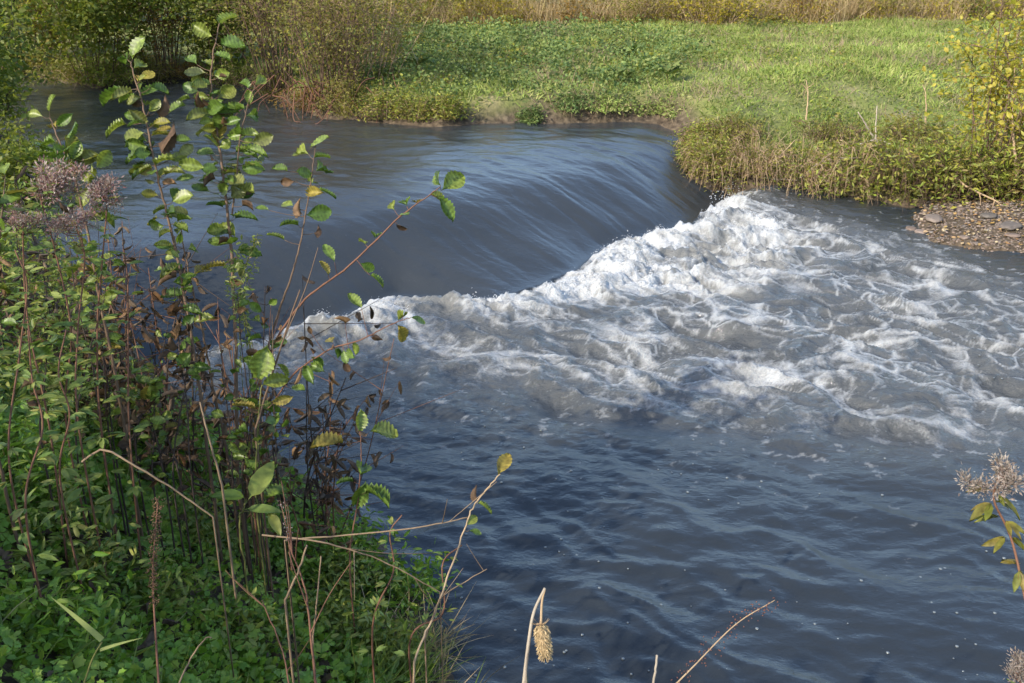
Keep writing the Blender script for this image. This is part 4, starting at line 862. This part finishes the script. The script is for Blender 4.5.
# herbs filling the thicket
for i, (px, py, h, rad, lm_, lab) in enumerate(((150, 455, .55, .28, 'herb', 'green herb clump under the second alder'), (90, 440, .7, .32, 'herb', 'green herb clump under the seed heads'), (30, 420, .85, .35, 'herb', 'tall green herb clump at the left edge'), (190, 470, .4, .25, 'cover', 'bright leafy clump before the dead stalks'), (20, 500, .5, .3, 'cover', 'shaded green clump low at the left edge'),
        (340, 560, .32, .2, 'cover', 'leafy green clump at the water edge right of the alder'), (400, 600, .3, .2, 'cover', 'bright green clump on the bank edge beside the leaning shoot'), (380, 655, .3, .22, 'herb', 'mixed grass and herb clump at the bottom by the water'), (295, 570, .22, .22, 'cover', 'low leafy clump before the dock'), (130, 330, 1.0, .3, 'herb', 'sparse green herb behind the second alder'), (60, 560, .22, .3, 'agrimony', 'greyish nettle patch in the ground cover at the left'), (150, 600, .16, .25, 'herb', 'yellowish nettle patch around the foot of the brown seed stalk'), (230, 640, .18, .25, 'herb', 'nettle patch at the bottom centre of the ground cover'), (40, 640, .2, .25, 'cover', 'bright patch of taller leaves at the bottom left'), (200, 545, .2, .25, 'agrimony', 'greyish leafy patch under the bent pale stem'), (330, 630, .22, .2, 'herb', 'leafy patch behind the straw stems at the bottom'), (345, 590, .25, .18, 'agrimony', 'greyish leafy sprigs at the bank edge'),
        (10, 300, 1.0, .45, 'herb', 'big green herb clump at the left edge above the water'), (45, 320, .9, .4, 'herb', 'leafy green herb clump behind the pinkish seed heads'), (85, 345, .8, .35, 'agrimony', 'greyish green herb clump behind the pale seed head'), (-20, 250, 1.0, .5, 'herb', 'green herb clump furthest upstream at the left edge'))):
    q = hit(px, py)
    shrub('herb_clump', lab, 'herb', (q[0], q[1]), rad, h, 20, 800, .05, M[lm_], M['stem_green'], seed=200+i, r0=.003, droop=.3, lo=.1, T=LANCE, twig=2)
# climbing green bedstraw on the alder stem
q = P(242, 330, 4.15); b = down_to_ground(P(246, 430, 4.15)); o = thing('climbing_weed', b, 'fine pale green climbing weed around the tall alder stem', 'plant'); mb = MB(); sm = MB()
for k in range(6):
    pp = spline([b, P(246+rng.normal(0, 5), 360, 4.15), P(246+rng.normal(0, 8), 290, 4.12), P(252+rng.normal(0, 10), 235+rng.uniform(-10, 40), 4.1)], 8); tube(sm, pp, .0018, .001, 3)
    kk = rng.randint(8, len(pp), 60); n = 60; scatter(mb, LANCE, pp[kk]+rng.normal(0, .008, (n, 3)), rdir(n, 0), rdir(n, .6), rng.uniform(.018, .035, n))
sm.build('stems', M['stem_green'], o); mb.build('leaves', M['meadow'], o)

# loose dry stems in front
stick('dry_stem', 'bent pale dead stem lying over the ground cover, kinked at its top', [P(82, 462, 3.2), P(104, 450, 3.2), P(135, 466, 3.2), P(175, 490, 3.25), P(213, 517, 3.3)], .0042, .003, M['stem_dry'], 'dead stem')
stick('dry_stem', 'thin straw stem arching flat above the bank toward the water', [P(262, 535, 3.5), P(320, 542, 3.5), P(380, 560, 3.55), P(440, 592, 3.6)], .004, .002, M['stem_dry'], 'dead stem', forks=3, seed=2)
stick('dry_stem', 'straight straw stem crossing to the leaning shoot', [P(285, 540, 3.55), P(350, 535, 3.55), P(420, 527, 3.5), P(470, 517, 3.5)], .0038, .002, M['stem_dry'], 'dead stem', forks=2, seed=3)
stick('dry_stem', 'reddish forked dead stem standing in the ground cover', [P(318, 700, 2.9), P(312, 650, 2.95), P(305, 590, 3.0), P(288, 540, 3.05)], .005, .002, M['stem_red'], 'dead stem', forks=5, seed=4)
stick('dry_stem', 'short straw stem leaning left beside the reddish dead stem', [P(285, 600, 3.0), P(298, 572, 3.0), P(307, 545, 3.0)], .004, .003, M['stem_dry'], 'dead stem', seed=5)
stick('dry_stem', 'straight straw stem right of the reddish dead stem', [P(312, 650, 3.0), P(317, 600, 3.0), P(321, 556, 3.0)], .003, .002, M['stem_dry'], 'dead stem', seed=6)
stick('dry_stem', 'thin forked stem reaching over the dark water', [P(425, 640, 3.4), P(440, 600, 3.4), P(465, 582, 3.4), P(487, 569, 3.4)], .003, .0015, M['stem_dry'], 'dead stem', forks=2, seed=7)
stick('dry_stem', 'broken upright straw stem before the dark thicket', [P(222, 485, 3.75), P(208, 435, 3.7), P(200, 402, 3.7)], .005, .003, M['stem_dry'], 'dead stem', seed=8)
stick('dry_stem', 'slanting dark stem rising right in the thicket', [P(255, 430, 3.9), P(280, 350, 3.9), P(300, 290, 3.85)], .005, .003, M['stem_brown'], 'dead stem', forks=2, seed=9)
stick('dry_stem', 'reddish shoot at the bottom among the dry stems', [P(292, 700, 2.75), P(282, 650, 2.8), P(262, 600, 2.85)], .003, .0015, M['stem_red'], 'dead stem', forks=3, seed=10)
stick('dry_stem', 'curled white grass stem at the bottom of the ground cover', [P(176, 690, 2.55), P(190, 660, 2.6), P(205, 639, 2.6), P(212, 638, 2.6)], .0028, .0016, M['stem_dry'], 'dead stem', seed=11)
# dock seed stalk
def seeded(label, pts, nseed, t0, r0, spread, size, mat, seedmat, cat='dead stem', seed=0, name='seed_stalk'):
    r = np.random.RandomState(seed+300); pp = spline([P(*q) for q in pts], 9); o = thing(name, pp[0], label, cat); mb = MB(); tube(mb, pp, r0, r0*.4, 5); mb.build('stem', M[mat], o)
    k = r.randint(int(t0*len(pp)), len(pp), nseed); sm = MB(); scatter(sm, ICO1, pp[k]+r.normal(0, spread, (nseed, 3)), rdir(nseed, 0, r), rdir(nseed, 0, r), np.stack([np.full(nseed, size*.6), r.uniform(.6, 1.3, nseed)*size, np.full(nseed, size*.6)], -1)); sm.build('seeds', M[seedmat], o); return o
seeded('upright brown dock seed stalk standing in the ground cover', [(160, 700, 2.75), (156, 640, 2.8), (153, 570, 2.85), (158, 500, 2.95)], 420, .5, .004, .008, .0035, 'stem_red', 'withered', seed=1)
seeded('dry stalk with red buds slanting over the water at the bottom', [(640, 720, 2.9), (690, 670, 2.95), (735, 625, 3.0), (775, 600, 3.0)], 130, .2, .003, .014, .0032, 'stem_straw', 'seed_red', seed=2)
seeded('dark stalk with white seed dots before the dock leaves', [(292, 570, 3.3), (287, 530, 3.3), (280, 500, 3.3)], 40, .3, .003, .008, .003, 'stem_red', 'fluff', seed=3)
stick('dry_stem', 'short cut straw stub at the bottom beside the red budded stalk', [P(651, 705, 2.9), P(655, 675, 2.9), P(657, 655, 2.9)], .004, .0035, M['stem_grey'], 'dead stem', seed=12)
# grass blades bottom left
o = thing('grass_sprig', down_to_ground(P(85, 690, 2.5)), 'two pale broad grass blades in the ground cover at bottom left', 'grass'); mb = MB(); 
tube(mb, spline([P(82, 690, 2.5), P(92, 660, 2.5), P(102, 642, 2.5)], 4), .003, .002, 5); mb.build('stem', M['stem_green'], o)
for a, b in (((102, 640), (47, 590)), ((100, 650), (142, 635))):
    mb = MB(); p0 = P(*a, 2.5); p1 = P(*b, 2.5); L = np.linalg.norm(p1-p0); scatter(mb, blade_T(8, .075, .3), [p0], (p1-p0)[None], (CAM-p0)[None]*.6+np.array([[0, 0, 1.]]), L*np.ones(1)); mb.build('blade', M['meadow'], o)
# grass tufts at the water edge
for i, (px, py, n, lm_, lab) in enumerate(((405, 640, 130, 'herb', 'green grass tuft at the water edge with dry blades'), (428, 600, 60, 'straw', 'wisp of bleached grass drooping toward the water'), (360, 672, 140, 'herb', 'grass tuft at the bottom left of the leaning shoot'), (385, 600, 50, 'straw', 'small bleached grass wisp behind the bright green clump'), (440, 655, 50, 'straw', 'lowest bleached grass wisp at the bottom bank edge'))):
    q = G(px, py, .3); bz = gz1(q[0], q[1]); o = thing('grass_tuft', (q[0], q[1], bz), lab, 'grass'); mb = MB()
    scatter(mb, BLADE, np.array([q[0], q[1], bz])+rng.normal(0, .06, (n, 3))*[1, 1, .1], rdir(n, .9)+np.array([.4, 0, 0]), rdir(n, .3), np.stack([rng.uniform(.08, .15, n), rng.uniform(.15, .38, n), rng.uniform(.15, .35, n)], -1)); mb.build('blades', M[lm_], o)
# bramble-like shoot with yellow green leaves near (370,540)
agrimony('bright green leafy shoot leaning out over the water edge', [(372, 620, 3.6), (385, 580, 3.6), (392, 545, 3.6), (402, 515, 3.6)], 0, .04, seed=21, pairs=7, L=.06)
agrimony('small leafy shoot right of the bright one over the water', [(420, 640, 3.5), (436, 600, 3.5), (448, 560, 3.5), (462, 545, 3.5)], 0, .04, seed=22, pairs=6, L=.05)

# teasel
DT = 2.65
pts = [P(518, 740, DT), P(524, 683, DT), P(529, 640, DT), (P(534, 612, DT)), P(545, 588, DT)]
pp = spline(pts, 8); g0 = pp[0]; o = thing('teasel', g0, 'dry bent stem with a hanging bristly seed head over the bottom water', 'dead plant')
mb = MB(); tube(mb, pp, .0065, .0035, 6); tube(mb, spline([P(527, 700, DT-.02), P(526, 670, DT-.02), P(528, 650, DT)], 4), .003, .002, 5); mb.build('stem', M['stem_grey'], o)
mb = MB(); tube(mb, spline([P(545, 589, DT), P(542, 602, DT), P(541, 625, DT)], 5), .003, .004, 5); mb.build('stalk', M['stem_straw'], o)
top = P(540.5, 624, DT); bot = P(546, 659, DT); axh = norm(bot-top); Lh = np.linalg.norm(bot-top)
hm = MB(); e1 = norm(np.cross(axh, [0, 1, 0])); e2 = np.cross(axh, e1)
V, F = ICO2; hm.add((top+bot)/2+V[:, :1]*e1*.017+V[:, 1:2]*e2*.017+V[:, 2:]*axh*Lh*.5, F); hm.build('seed_head', M['teasel'], o)
n = 900; t = rng.rand(n); a = rng.uniform(0, 2*PI, n); rr = .0225*np.sqrt(np.clip(1-(2*t-1)**4*.8, .05, 1))*(1.05-.15*t)
rad = np.cos(a)[:, None]*e1+np.sin(a)[:, None]*e2
pos = top+axh*(t*Lh)[:, None]+rad*(rr*.7)[:, None]; bm_ = MB(); scatter(bm_, QUADN, pos, rad+axh*.8, rdir(n, 0), np.stack([np.full(n, .006), rng.uniform(.006, .013, n), np.full(n, .003)], -1)); bm_.build('bristles', M['teasel'], o)
br = MB()
for k in range(14):
    a = k/14*2*PI; d_ = math.cos(a)*e1+math.sin(a)*e2; tube(br, spline([top, top+d_*.014-axh*.001, top+d_*.026-axh*.010], 3), .0012, .0004, 3)
br.build('bracts', M['stem_straw'], o)

# ------------------------------------------------------------------ bushes behind the camera that shade the near bank
for i, (bx, by, rad, h, lab) in enumerate(((-3.3, -.2, 1.2, 2.5, 'bank hedge bush beside the viewer, nearest on the left'), (-3.9, 1.7, 1.3, 2.6, 'bank hedge bush further along the bank on the left'), (-4.9, 3.6, 1.3, 2.6, 'bank hedge bush furthest upstream of the viewer'), (-2.2, -1.8, 1.2, 2.4, 'bank hedge bush behind the viewer'))):
    shrub('hedge_bush', lab, 'bush', (bx, by), rad, h, 34, 2500, .085, M['bush_green'], M['stem_brown'], seed=400+i, r0=.015, twig=5, lo=.0)

GROUPS = {'alder_shoot': 'low alder shoots in the bank tangle', 'bush': 'bushes of the thicket and the meadow edge', 'hedge_bush': 'bank hedge bushes around the viewer', 'bank_plant': 'plants along the waterlines', 'brush_clump': 'brush clumps on the right bank', 'herb_clump': 'herb clumps on the near bank', 'dead_stick': 'dry sticks and canes on the far banks', 'dry_stem': 'loose dry stems on the near bank', 'dock_plant': 'broad leaved docks', 'alder_sapling': 'alder saplings on the near bank', 'hemp_agrimony': 'hemp agrimony plants', 'grass_tuft': 'grass tufts at the near water edge', 'yellow_sapling': 'yellow leaved saplings', 'seed_stalk': 'seeded dead stalks'}
for o in bpy.data.objects:
    k = o.name.split('.')[0]
    if o.parent is None and k in GROUPS and 'category' in o: o['group'] = GROUPS[k]
